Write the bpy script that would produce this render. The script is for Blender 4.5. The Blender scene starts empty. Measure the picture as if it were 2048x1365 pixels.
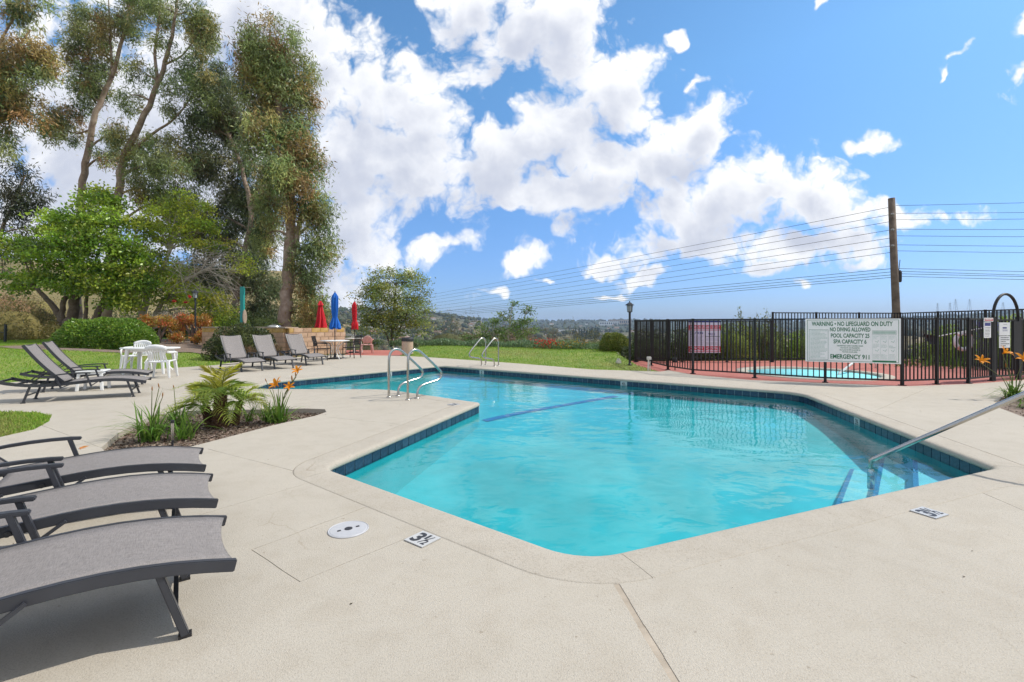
import bpy, bmesh, math, random
import numpy as np
from mathutils import Vector, Matrix
from mathutils.geometry import delaunay_2d_cdt

random.seed(7)
RNG = np.random.default_rng(11)
R = math.radians
S = bpy.context.scene
COL = S.collection

# ------------------------------------------------------------------ camera
CAM_H, FPX, CX, HY = 1.40, 940.0, 1024.0, 647.0     # focal length in px of a 2048 wide frame, horizon row
cam_d = bpy.data.cameras.new('camera')
cam_d.sensor_width = 36.0
cam_d.lens = FPX / 2048.0 * 36.0
cam_d.shift_y = -(682.5 - HY) / 2048.0
cam_d.clip_start, cam_d.clip_end = 0.05, 30000.0
cam = bpy.data.objects.new('camera', cam_d)
cam.location = (0, 0, CAM_H)
cam.rotation_euler = (R(90), 0, 0)
COL.objects.link(cam)
S.camera = cam

def P(px, py, z=0.0):
    d = FPX * (CAM_H - z) / (py - HY)
    return Vector(((px - CX) / FPX * d, d, z))

def W(px, py, d):
    return Vector(((px - CX) / FPX * d, d, CAM_H + (HY - py) / FPX * d))

# ------------------------------------------------------------------ sky and sun
SUN_EL, SUN_AZ = 50.0, 10.0        # azimuth measured from +X towards +Y
world = bpy.data.worlds.new('World')
S.world = world
world.use_nodes = True

def cloud_group(fine):
    ng = bpy.data.node_groups.new('cloud_density', 'ShaderNodeTree')
    ng.interface.new_socket('Vector', in_out='INPUT', socket_type='NodeSocketVector')
    ng.interface.new_socket('Density', in_out='OUTPUT', socket_type='NodeSocketFloat')
    n, l = ng.nodes, ng.links
    gi, go = n.new('NodeGroupInput'), n.new('NodeGroupOutput')
    warp = n.new('ShaderNodeTexNoise'); warp.inputs['Scale'].default_value = 5.0
    warp.inputs['Detail'].default_value = 4.0 if fine else 1.0; warp.inputs['Roughness'].default_value = 0.6
    l.new(gi.outputs[0], warp.inputs['Vector'])
    sub = n.new('ShaderNodeVectorMath'); sub.operation = 'SUBTRACT'; sub.inputs[1].default_value = (.5, .5, .5)
    l.new(warp.outputs['Color'], sub.inputs[0])
    sc = n.new('ShaderNodeVectorMath'); sc.operation = 'SCALE'; sc.inputs['Scale'].default_value = 0.16
    l.new(sub.outputs[0], sc.inputs[0])
    add = n.new('ShaderNodeVectorMath'); add.operation = 'ADD'
    l.new(gi.outputs[0], add.inputs[0]); l.new(sc.outputs[0], add.inputs[1])
    B = [  # x, y, rx, ry, turn
        (745, 235, 85, 105, 0), (835, 205, 110, 72, 0), (700, 345, 110, 110, 0), (800, 320, 120, 95, 0),
        (955, 170, 62, 36, 25), (905, 345, 130, 62, 0), (1010, 320, 150, 78, 15), (1120, 260, 140, 72, 30),
        (1235, 185, 88, 92, 20), (1150, 375, 170, 48, 0), (1300, 330, 150, 70, 0), (1390, 262, 92, 46, 10),
        (1020, 412, 52, 18, 10), (1065, 40, 140, 70, 0), (1130, 100, 50, 62, -25), (960, 10, 90, 40, 0),
        (1420, 425, 170, 56, 12), (1560, 390, 120, 62, 0), (1650, 425, 110, 46, -12), (1390, 490, 130, 24, 0),
        (1640, 490, 140, 26, 0), (1540, 520, 110, 14, 0),
        (610, 70, 130, 95, 0), (480, 60, 180, 140, 0), (250, 290, 380, 300, 0), (640, 190, 50, 60, 0),
        (690, 480, 105, 56, 0), (650, 590, 110, 70, 0), (560, 540, 170, 110, 0), (720, 430, 90, 50, 0),
        (885, 498, 72, 25, 0), (1050, 515, 78, 28, 15), (1140, 460, 56, 34, 45), (1225, 528, 60, 20, 0), (1290, 560, 50, 13, 10),
        (1740, 296, 58, 17, 18), (1768, 280, 20, 14, 0), (1640, 332, 18, 9, 0), (1920, 122, 32, 14, 45), (1905, 150, 24, 8, 40),
        (2040, 60, 40, 34, 45), (2030, 140, 46, 40, 30), (1880, 440, 104, 22, 0), (1820, 455, 50, 26, 0), (1090, 558, 22, 8, 0),
        (1730, 520, 40, 12, 0), (1608, 555, 18, 8, 0), (1365, 85, 14, 12, -30), (1380, 165, 26, 10, 15), (1635, 8, 32, 10, 15),
        (770, 600, 60, 14, 0), (1200, 590, 40, 6, 0), (990, 575, 26, 8, 0), (1630, 655, 50, 6, 0),
        (120, 540, 160, 50, 0),
    ]
    acc = None
    for (x, y, rx, ry, a) in B:
        if not fine and rx * ry < 2400: continue
        m = n.new('ShaderNodeMapping'); m.vector_type = 'TEXTURE'
        m.inputs['Location'].default_value = ((x - CX) / FPX, (HY - y) / FPX, 0)
        m.inputs['Rotation'].default_value = (0, 0, R(a))
        m.inputs['Scale'].default_value = (rx / FPX * 1.42, ry / FPX * 1.42, 1.0)
        l.new(add.outputs[0], m.inputs['Vector'])
        ln = n.new('ShaderNodeVectorMath'); ln.operation = 'LENGTH'
        l.new(m.outputs[0], ln.inputs[0])
        iv = n.new('ShaderNodeMath'); iv.operation = 'SUBTRACT'; iv.inputs[0].default_value = 1.0 if rx * ry > 2400 else 0.74
        l.new(ln.outputs['Value'], iv.inputs[1])
        if acc is None:
            acc = iv
        else:
            mx = n.new('ShaderNodeMath'); mx.operation = 'SMOOTH_MAX'; mx.inputs[2].default_value = 0.22 if fine else 0.45
            l.new(acc.outputs[0], mx.inputs[0]); l.new(iv.outputs[0], mx.inputs[1]); acc = mx
    cl = n.new('ShaderNodeMath'); cl.operation = 'MAXIMUM'; cl.inputs[1].default_value = -0.8
    l.new(acc.outputs[0], cl.inputs[0])
    fb = n.new('ShaderNodeTexNoise'); fb.inputs['Scale'].default_value = 13.0
    fb.inputs['Detail'].default_value = 9.0 if fine else 3.0; fb.inputs['Roughness'].default_value = 0.62
    l.new(gi.outputs[0], fb.inputs['Vector'])
    f2 = n.new('ShaderNodeMath'); f2.operation = 'MULTIPLY_ADD'; f2.inputs[1].default_value = 1.25 if fine else 0.7; f2.inputs[2].default_value = -0.75 if fine else -0.42
    l.new(fb.outputs['Fac'], f2.inputs[0])
    vo = n.new('ShaderNodeTexVoronoi'); vo.voronoi_dimensions = '2D'; vo.feature = 'F1'; vo.inputs['Scale'].default_value = 9.0
    vo.inputs['Detail'].default_value = 3.0 if fine else 1.0; vo.inputs['Roughness'].default_value = 0.55; vo.inputs['Lacunarity'].default_value = 2.3
    l.new(add.outputs[0], vo.inputs['Vector'])
    v2 = n.new('ShaderNodeMath'); v2.operation = 'MULTIPLY_ADD'; v2.inputs[1].default_value = -0.85 if fine else -0.5; v2.inputs[2].default_value = 0.75 if fine else 0.42      # rounded puffs
    l.new(vo.outputs['Distance'], v2.inputs[0])
    pf = n.new('ShaderNodeMath'); pf.operation = 'ADD'; l.new(f2.outputs[0], pf.inputs[0]); l.new(v2.outputs[0], pf.inputs[1])
    sm = n.new('ShaderNodeMath'); sm.operation = 'ADD'
    l.new(cl.outputs[0], sm.inputs[0]); l.new(pf.outputs[0], sm.inputs[1])
    l.new(sm.outputs[0], go.inputs[0])
    return ng

def build_world():
    nt = world.node_tree; n, l = nt.nodes, nt.links
    n.clear()
    out = n.new('ShaderNodeOutputWorld')
    sky = n.new('ShaderNodeTexSky'); sky.sky_type = 'NISHITA'; sky.sun_disc = False
    sky.sun_elevation = R(SUN_EL); sky.sun_rotation = R(90 - SUN_AZ)
    sky.altitude = 1000; sky.air_density = 1.0; sky.dust_density = 1.3; sky.ozone_density = 3.0
    bg = n.new('ShaderNodeBackground'); bg.inputs['Strength'].default_value = 0.15
    tc = n.new('ShaderNodeTexCoord')
    sep = n.new('ShaderNodeSeparateXYZ'); l.new(tc.outputs['Generated'], sep.inputs[0])
    hs = n.new('ShaderNodeHueSaturation'); hs.inputs['Saturation'].default_value = 0.98
    l.new(sky.outputs[0], hs.inputs['Color'])
    gr = n.new('ShaderNodeValToRGB'); ge = gr.color_ramp.elements      # tone of the sky by height, the same all round
    ge[0].position = 0.0; ge[0].color = (0.38, 0.475, 0.76, 1); ge[1].position = 0.45; ge[1].color = (0.62, 0.93, 1.03, 1)
    l.new(sep.outputs['Z'], gr.inputs[0])
    mg = n.new('ShaderNodeMix'); mg.data_type = 'RGBA'; mg.blend_type = 'MULTIPLY'; mg.inputs['Factor'].default_value = 1.0
    l.new(hs.outputs[0], mg.inputs['A']); l.new(gr.outputs[0], mg.inputs['B'])
    l.new(mg.outputs['Result'], bg.inputs['Color'])
    def math_(op, a=None, b=None, c=None):
        m = n.new('ShaderNodeMath'); m.operation = op
        for i, v in enumerate((a, b, c)):
            if v is None: continue
            if isinstance(v, (int, float)): m.inputs[i].default_value = v
            else: l.new(v, m.inputs[i])
        return m.outputs[0]
    def smooth(v, a, b):
        m = n.new('ShaderNodeMapRange'); m.interpolation_type = 'SMOOTHSTEP'
        m.inputs['From Min'].default_value = a; m.inputs['From Max'].default_value = b
        l.new(v, m.inputs['Value']); return m.outputs[0]
    yy = math_('MAXIMUM', sep.outputs['Y'], 0.05)
    u = math_('DIVIDE', sep.outputs['X'], yy); v = math_('DIVIDE', sep.outputs['Z'], yy)
    def dens(du, dv, fine):
        grp = cloud_group(fine)
        cb = n.new('ShaderNodeCombineXYZ')
        l.new(math_('ADD', u, du), cb.inputs[0]); l.new(math_('ADD', v, dv), cb.inputs[1])
        g = n.new('ShaderNodeGroup'); g.node_tree = grp; l.new(cb.outputs[0], g.inputs[0])
        return g.outputs[0]
    front = dens(0.0, 0.0, True)
    lit = dens(0.026, 0.065, False)
    mp = n.new('ShaderNodeMapping'); mp.inputs['Scale'].default_value = (2.6, 2.6, 6.0)
    l.new(tc.outputs['Generated'], mp.inputs['Vector'])
    rn = n.new('ShaderNodeTexNoise'); rn.inputs['Scale'].default_value = 1.3; rn.inputs['Detail'].default_value = 9
    rn.inputs['Roughness'].default_value = 0.6
    l.new(mp.outputs[0], rn.inputs['Vector'])
    rear = math_('MULTIPLY_ADD', rn.outputs['Fac'], 4.0, -1.65)
    side = smooth(sep.outputs['Y'], 0.38, 0.56)
    mixd = n.new('ShaderNodeMix'); mixd.data_type = 'FLOAT'
    l.new(side, mixd.inputs['Factor']); l.new(rear, mixd.inputs['A']); l.new(front, mixd.inputs['B'])
    d = mixd.outputs[0]
    a = smooth(d, -0.14, 0.46)
    a = math_('MULTIPLY', a, smooth(sep.outputs['Z'], -0.02, 0.02))
    mixl = n.new('ShaderNodeMix'); mixl.data_type = 'FLOAT'
    l.new(side, mixl.inputs['Factor']); l.new(rear, mixl.inputs['A']); l.new(lit, mixl.inputs['B'])
    shade = smooth(math_('ADD', math_('MULTIPLY', d, 0.3), math_('MULTIPLY', mixl.outputs[0], 0.7)), 0.0, 1.0)
    ramp = n.new('ShaderNodeValToRGB'); e = ramp.color_ramp.elements
    e[0].position = 0.0; e[0].color = (1.0, 1.0, 1.0, 1)
    e[1].position = 1.0; e[1].color = (0.55, 0.59, 0.70, 1)
    k = e.new(0.38); k.color = (0.84, 0.86, 0.91, 1)
    l.new(shade, ramp.inputs[0])
    cbg = n.new('ShaderNodeBackground'); cbg.inputs['Strength'].default_value = 0.86
    l.new(ramp.outputs[0], cbg.inputs['Color'])
    mix = n.new('ShaderNodeMixShader')
    l.new(a, mix.inputs[0]); l.new(bg.outputs[0], mix.inputs[1]); l.new(cbg.outputs[0], mix.inputs[2])
    l.new(mix.outputs[0], out.inputs['Surface'])
build_world()
world.cycles.sampling_method = "NONE"

sun_d = bpy.data.lights.new('sun', 'SUN')
sun_d.energy = 3.0; sun_d.angle = R(0.53); sun_d.color = (1.0, 0.955, 0.88)
sun = bpy.data.objects.new('sun', sun_d)
_sd = Vector((math.cos(R(SUN_EL)) * math.cos(R(SUN_AZ)), math.cos(R(SUN_EL)) * math.sin(R(SUN_AZ)), math.sin(R(SUN_EL))))
sun.rotation_euler = _sd.to_track_quat('Z', 'Y').to_euler()
sun.location = (20, 5, 30)
COL.objects.link(sun)

S.view_settings.view_transform = 'Standard'
S.view_settings.look = 'None'
S.view_settings.exposure = 0.40
S.view_settings.gamma = 1.0
S.view_settings.use_curve_mapping = False
S.render.engine = 'CYCLES'
S.cycles.use_denoising = True
S.cycles.use_adaptive_sampling = True
S.cycles.adaptive_threshold = 0.02
S.cycles.max_bounces = 8
S.cycles.diffuse_bounces = 3
S.cycles.glossy_bounces = 4
S.cycles.transmission_bounces = 4
S.cycles.transparent_max_bounces = 12
S.cycles.volume_bounces = 0
S.cycles.caustics_reflective = False
S.cycles.caustics_refractive = False

# ------------------------------------------------------------------ materials
def new_mat(name):
    m = bpy.data.materials.new(name); m.use_nodes = True
    nt = m.node_tree; bs = nt.nodes['Principled BSDF']
    return m, nt, bs

def mat(name, col, rough=0.6, metal=0.0, var=0.12, scale=8.0, bump=0.0, bscale=60.0, col2=None, spec=0.5, detail=5.0, rvar=0.0):
    m, nt, bs = new_mat(name); n, l = nt.nodes, nt.links
    bs.inputs['Roughness'].default_value = rough
    bs.inputs['Metallic'].default_value = metal
    bs.inputs['Specular IOR Level'].default_value = spec
    tc = n.new('ShaderNodeTexCoord')
    nz = n.new('ShaderNodeTexNoise'); nz.inputs['Scale'].default_value = scale; nz.inputs['Detail'].default_value = detail
    nz.inputs['Roughness'].default_value = 0.62
    l.new(tc.outputs['Object'], nz.inputs['Vector'])
    rp = n.new('ShaderNodeValToRGB'); e = rp.color_ramp.elements
    c2 = col2 if col2 else tuple(min(1, c * (1 + var)) for c in col)
    c1 = col if col2 else tuple(c * (1 - var) for c in col)
    e[0].position = 0.33; e[0].color = (*c1, 1); e[1].position = 0.68; e[1].color = (*c2, 1)
    l.new(nz.outputs['Fac'], rp.inputs[0]); l.new(rp.outputs[0], bs.inputs['Base Color'])
    if rvar:
        mr = n.new('ShaderNodeMapRange'); mr.inputs['To Min'].default_value = rough - rvar; mr.inputs['To Max'].default_value = rough + rvar
        l.new(nz.outputs['Fac'], mr.inputs['Value']); l.new(mr.outputs[0], bs.inputs['Roughness'])
    if bump:
        b2 = n.new('ShaderNodeTexNoise'); b2.inputs['Scale'].default_value = bscale; b2.inputs['Detail'].default_value = 4.0
        l.new(tc.outputs['Object'], b2.inputs['Vector'])
        bp = n.new('ShaderNodeBump'); bp.inputs['Strength'].default_value = bump; bp.inputs['Distance'].default_value = 0.01
        l.new(b2.outputs['Fac'], bp.inputs['Height']); l.new(bp.outputs[0], bs.inputs['Normal'])
    return m

def leaf_mat(name, rough=0.5, trans=0.3, spec=0.4):
    m, nt, bs = new_mat(name); n, l = nt.nodes, nt.links
    at = n.new('ShaderNodeAttribute'); at.attribute_name = 'Col'
    l.new(at.outputs['Color'], bs.inputs['Base Color'])
    bs.inputs['Roughness'].default_value = rough; bs.inputs['Specular IOR Level'].default_value = spec
    tr = n.new('ShaderNodeBsdfTranslucent')
    g = n.new('ShaderNodeGamma'); g.inputs['Gamma'].default_value = 0.9
    l.new(at.outputs['Color'], g.inputs['Color']); l.new(g.outputs[0], tr.inputs['Color'])
    mx = n.new('ShaderNodeMixShader'); mx.inputs[0].default_value = trans
    l.new(bs.outputs[0], mx.inputs[1]); l.new(tr.outputs[0], mx.inputs[2])
    l.new(mx.outputs[0], n['Material Output'].inputs['Surface'])
    return m

def deck_mat(name, base, base2, dirt, grit=1.0):
    m, nt, bs = new_mat(name); n, l = nt.nodes, nt.links
    tc = n.new('ShaderNodeTexCoord')
    def noise(s, d=6.0, r=0.6, dist=0.0):
        z = n.new('ShaderNodeTexNoise'); z.inputs['Scale'].default_value = s; z.inputs['Detail'].default_value = d
        z.inputs['Roughness'].default_value = r; z.inputs['Distortion'].default_value = dist
        l.new(tc.outputs['Object'], z.inputs['Vector']); return z.outputs['Fac']
    def ramp(v, a, ca, b, cb):
        rp = n.new('ShaderNodeValToRGB'); e = rp.color_ramp.elements
        e[0].position = a; e[0].color = ca; e[1].position = b; e[1].color = cb
        l.new(v, rp.inputs[0]); return rp.outputs[0]
    big = ramp(noise(0.55, 5), 0.3, (*base, 1), 0.7, (*base2, 1))
    def mul(a, b, f=1.0):
        mx = n.new('ShaderNodeMix'); mx.data_type = 'RGBA'; mx.blend_type = 'MULTIPLY'; mx.inputs['Factor'].default_value = f
        l.new(a, mx.inputs['A']); l.new(b, mx.inputs['B']); return mx.outputs['Result']
    c = mul(big, ramp(noise(4.0, 8, 0.7, 0.4), 0.28, (*dirt, 1), 0.55, (1, 1, 1, 1)), 0.55)
    c = mul(c, ramp(noise(95.0 , 3, 0.7), 0.32, (0.62, 0.60, 0.58, 1), 0.52, (1.0, 1.0, 1.0, 1)), 0.48 * grit)
    c = mul(c, ramp(noise(26.0, 2, 0.5), 0.24, (0.55, 0.5, 0.45, 1), 0.30, (1, 1, 1, 1)), 0.55)
    c = mul(c, ramp(noise(7.0, 9, 0.72, 0.8), 0.22, (0.52, 0.44, 0.36, 1), 0.29, (1, 1, 1, 1)), 0.6)          # rusty and dark spots
    wv = n.new('ShaderNodeTexNoise'); wv.inputs['Scale'].default_value = 1.6; wv.inputs['Detail'].default_value = 6; l.new(tc.outputs['Object'], wv.inputs['Vector'])
    wa = n.new('ShaderNodeVectorMath'); wa.operation = 'MULTIPLY_ADD'; wa.inputs[1].default_value = (.5, .5, .5); l.new(wv.outputs['Color'], wa.inputs[0]); l.new(tc.outputs['Object'], wa.inputs[2])
    vo = n.new('ShaderNodeTexVoronoi'); vo.feature = 'DISTANCE_TO_EDGE'; vo.inputs['Scale'].default_value = 0.42; l.new(wa.outputs[0], vo.inputs['Vector'])
    crack = ramp(vo.outputs['Distance'], 0.0, (0.82, 0.79, 0.75, 1), 0.0016, (1, 1, 1, 1))
    keep = n.new('ShaderNodeMapRange'); keep.inputs['From Min'].default_value = .55; keep.inputs['From Max'].default_value = .66; l.new(noise(0.8, 3), keep.inputs['Value'])
    cm = n.new('ShaderNodeMix'); cm.data_type = 'RGBA'; cm.blend_type = 'MULTIPLY'; l.new(keep.outputs[0], cm.inputs['Factor']); l.new(c, cm.inputs['A']); l.new(crack, cm.inputs['B'])
    c = cm.outputs['Result']
    l.new(c, bs.inputs['Base Color'])
    bs.inputs['Roughness'].default_value = 0.82; bs.inputs['Specular IOR Level'].default_value = 0.3
    ad = n.new('ShaderNodeMath'); ad.operation = 'MULTIPLY_ADD'; ad.inputs[1].default_value = 0.35
    l.new(noise(45.0, 3), ad.inputs[0]); l.new(noise(150.0, 2), ad.inputs[2])
    bp = n.new('ShaderNodeBump'); bp.inputs['Strength'].default_value = 0.6 * grit; bp.inputs['Distance'].default_value = 0.007
    l.new(ad.outputs[0], bp.inputs['Height']); l.new(bp.outputs[0], bs.inputs['Normal'])
    return m

M = {}
M['deck'] = deck_mat('deck_concrete', (0.445, 0.400, 0.330), (0.488, 0.440, 0.364), (0.84, 0.81, 0.77))
M['coping'] = deck_mat('coping_concrete', (0.440, 0.394, 0.324), (0.482, 0.432, 0.357), (0.82, 0.79, 0.75), 1.1)
M['joint'] = mat('joint_dirt', (0.33, 0.275, 0.21), 0.95, var=0.25, scale=9, col2=(0.46, 0.39, 0.305))
M['red_deck'] = deck_mat('red_deck', (0.40, 0.135, 0.105), (0.47, 0.17, 0.135), (0.8, 0.75, 0.72))
M['plaster'] = mat('pool_plaster', (0.008, 0.385, 0.425), 0.7, var=0.10, scale=.9, col2=(0.035, 0.545, 0.60), detail=9)
M['step_plaster'] = mat('step_plaster', (0.20, 0.62, 0.66), 0.7, var=0.08, scale=4)
M['line_tile'] = mat('lane_tile', (0.006, 0.15, 0.38), 0.4, var=0.2, scale=20)
M['step_tile'] = mat('step_tile', (0.03, 0.22, 0.40), 0.4, var=0.2, scale=20)
M['tile'] = mat('navy_tile', (0.006, 0.018, 0.045), 0.30, var=0.4, scale=34, col2=(0.028, 0.065, 0.115), rvar=0.08)
M['tile_b'] = mat('navy_tile_b', (0.005, 0.014, 0.034), 0.32, var=0.4, scale=30, col2=(0.018, 0.045, 0.085))
M['tile_c'] = mat('navy_tile_c', (0.009, 0.026, 0.058), 0.30, var=0.3, scale=40, col2=(0.035, 0.075, 0.12))
M['grout'] = mat('grout', (0.26, 0.33, 0.35), 0.8)
M['white_tile'] = mat('white_tile', (0.48, 0.475, 0.46), 0.35, var=0.04)
M['ink'] = mat('black_ink', (0.03, 0.03, 0.035), 0.5, var=0.1)
M['steel'] = mat('stainless', (0.50, 0.48, 0.44), 0.24, metal=1.0, var=0.1, scale=3, rvar=0.07)
M['frame'] = mat('gunmetal', (0.040, 0.042, 0.050), 0.42, var=0.10, scale=5, spec=0.5, rvar=0.06)
M['iron'] = mat('black_iron', (0.007, 0.006, 0.006), 0.55, var=0.25, scale=10, rvar=0.08)
M['white_plastic'] = mat('white_plastic', (0.78, 0.78, 0.76), 0.38, var=0.05, scale=6)
M['pink_plastic'] = mat('pink_plastic', (0.58, 0.33, 0.28), 0.5, var=0.08, scale=6)
M['blue_cloth'] = mat('blue_canvas', (0.012, 0.13, 0.50), 0.85, var=0.12, scale=10, bump=0.2, bscale=300)
M['red_cloth'] = mat('red_canvas', (0.55, 0.012, 0.022), 0.85, var=0.12, scale=10, bump=0.2, bscale=300)
M['teal'] = mat('teal_paint', (0.02, 0.27, 0.25), 0.5, var=0.1)
M['beige'] = mat('beige_bin', (0.50, 0.36, 0.27), 0.8, var=0.12, scale=30, bump=0.3, bscale=120)
M['black'] = mat('black_plastic', (0.02, 0.02, 0.022), 0.5, var=0.1)
M['glass'] = mat('lantern_glass', (0.34, 0.37, 0.38), 0.12, var=0.05)
M['lamp_metal'] = mat('lamp_metal', (0.018, 0.020, 0.024), 0.4, var=0.2)
M['bark'] = mat('bark', (0.10, 0.07, 0.05), 0.9, var=0.3, scale=5, col2=(0.20, 0.145, 0.11), bump=0.8, bscale=25)
M['euc_bark'] = mat('eucalyptus_bark', (0.20, 0.125, 0.085), 0.85, scale=2.2, col2=(0.46, 0.36, 0.28), bump=0.6, bscale=14, detail=8)
M['grey_twig'] = mat('grey_twig', (0.46, 0.40, 0.33), 0.9, var=0.2)
M['palm_trunk'] = mat('palm_trunk', (0.075, 0.04, 0.02), 0.95, var=0.4, scale=14, col2=(0.17, 0.09, 0.045), bump=0.8, bscale=40)
M['mulch'] = mat('mulch', (0.10, 0.065, 0.045), 0.95, scale=22, col2=(0.30, 0.23, 0.18), bump=1.0, bscale=55, detail=8)
M['chip'] = leaf_mat('mulch_chip', 0.9, 0.0, 0.2)
M['lawn'] = mat('lawn_soil', (0.11, 0.20, 0.022), 0.9, scale=1.1, col2=(0.25, 0.27, 0.055), bump=0.6, bscale=120, detail=10)
M['leaf'] = leaf_mat('leaf', .45, .36, .5)
M['gloss_leaf'] = leaf_mat('gloss_leaf', 0.34, 0.36, 0.5)
M['blade'] = leaf_mat('blade', 0.6, 0.32, 0.2)
M['petal'] = leaf_mat('petal', 0.6, 0.35, 0.2)
M['far_leaf'] = leaf_mat('far_leaf', 0.9, 0.0, 0.1)
M['wood_pole'] = mat('pole_wood', (0.10, 0.072, 0.05), 0.9, scale=3, col2=(0.20, 0.15, 0.11), bump=0.6, bscale=18)
M['wire'] = mat('wire', (0.03, 0.03, 0.035), 0.6)
M['sign'] = mat('sign_white', (0.84, 0.84, 0.82), 0.4, var=0.03)
M['sign_green'] = mat('sign_green', (0.012, 0.15, 0.062), 0.5, var=0.08)
M['sign_pale'] = mat('sign_pale_print', (0.42, 0.54, 0.47), 0.5, var=0.08)
M['sign_red'] = mat('sign_red', (0.52, 0.012, 0.018), 0.5, var=0.08)
M['sign_blue'] = mat('sign_blue', (0.02, 0.03, 0.20), 0.5, var=0.08)
M['sign_lilac'] = mat('sign_lilac', (0.58, 0.57, 0.66), 0.5, var=0.04)
M['mortar'] = mat('mortar', (0.36, 0.27, 0.19), 0.95, var=0.15, scale=20)
M['block'] = mat('block', (0.42, 0.265, 0.165), 0.9, scale=7, col2=(0.56, 0.38, 0.25), bump=0.5, bscale=70)
M['block_b'] = mat('block_b', (0.47, 0.30, 0.185), 0.9, scale=6, col2=(0.60, 0.42, 0.29), bump=0.5, bscale=70)
M['block_c'] = mat('block_c', (0.35, 0.215, 0.13), 0.9, scale=8, col2=(0.50, 0.33, 0.22), bump=0.5, bscale=70)
M['block_y'] = mat('block_lichen', (0.44, 0.25, 0.05), 0.9, scale=6, col2=(0.56, 0.38, 0.15), bump=0.5, bscale=70)
M['cap'] = mat('counter_cap', (0.34, 0.27, 0.20), 0.85, var=0.15)
M['petal_w'] = mat('pvc', (0.62, 0.58, 0.52), 0.5, var=0.1)
M['lid'] = mat('skimmer_lid', (0.45, 0.45, 0.46), 0.45, var=0.05, scale=15)
M['ring'] = mat('life_ring', (0.72, 0.70, 0.70), 0.5, var=0.05)
M['far_wall'] = mat('far_wall', (0.55, 0.50, 0.44), 0.9, var=0.1, scale=.1)
M['far_white'] = mat('far_white', (0.74, 0.73, 0.70), 0.9, var=0.05, scale=.1)
M['far_tan'] = mat('far_tan', (0.42, 0.32, 0.24), 0.9, var=0.1, scale=.1)
M['far_roof'] = mat('far_roof', (0.26, 0.15, 0.11), 0.9, var=0.2, scale=.1)
M['far_roof2'] = mat('far_roof_grey', (0.30, 0.29, 0.28), 0.9, var=0.2, scale=.1)
M['dark_pane'] = mat('dark_pane', (0.04, 0.05, 0.06), 0.2)
M['pylon'] = mat('pylon', (0.25, 0.26, 0.28), 0.6, metal=0.3)

def sling_material():
    m, nt, bs = new_mat('sling_mesh'); n, l = nt.nodes, nt.links
    tc = n.new('ShaderNodeTexCoord')
    def streak(sx, sy):
        mp = n.new('ShaderNodeMapping'); mp.inputs['Scale'].default_value = (sx, sy, sx)
        l.new(tc.outputs['Object'], mp.inputs['Vector'])
        z = n.new('ShaderNodeTexNoise'); z.inputs['Scale'].default_value = 1.0; z.inputs['Detail'].default_value = 3
        l.new(mp.outputs[0], z.inputs['Vector']); return z.outputs['Fac']
    a, b = streak(22, 520), streak(520, 22)
    ad = n.new('ShaderNodeMath'); ad.operation = 'ADD'; l.new(a, ad.inputs[0]); l.new(b, ad.inputs[1])
    rp = n.new('ShaderNodeValToRGB'); e = rp.color_ramp.elements
    mr = n.new('ShaderNodeMath'); mr.operation = 'MULTIPLY'; mr.inputs[1].default_value = 0.5; l.new(ad.outputs[0], mr.inputs[0])
    e[0].position = 0.36; e[0].color = (0.15, 0.135, 0.127, 1); e[1].position = 0.66; e[1].color = (0.31, 0.282, 0.265, 1)
    l.new(mr.outputs[0], rp.inputs[0]); l.new(rp.outputs[0], bs.inputs['Base Color'])
    bs.inputs['Roughness'].default_value = 0.72; bs.inputs['Specular IOR Level'].default_value = 0.35
    bp = n.new('ShaderNodeBump'); bp.inputs['Strength'].default_value = 0.35; bp.inputs['Distance'].default_value = 0.002
    l.new(mr.outputs[0], bp.inputs['Height']); l.new(bp.outputs[0], bs.inputs['Normal'])
    return m
M['sling'] = sling_material()

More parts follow.
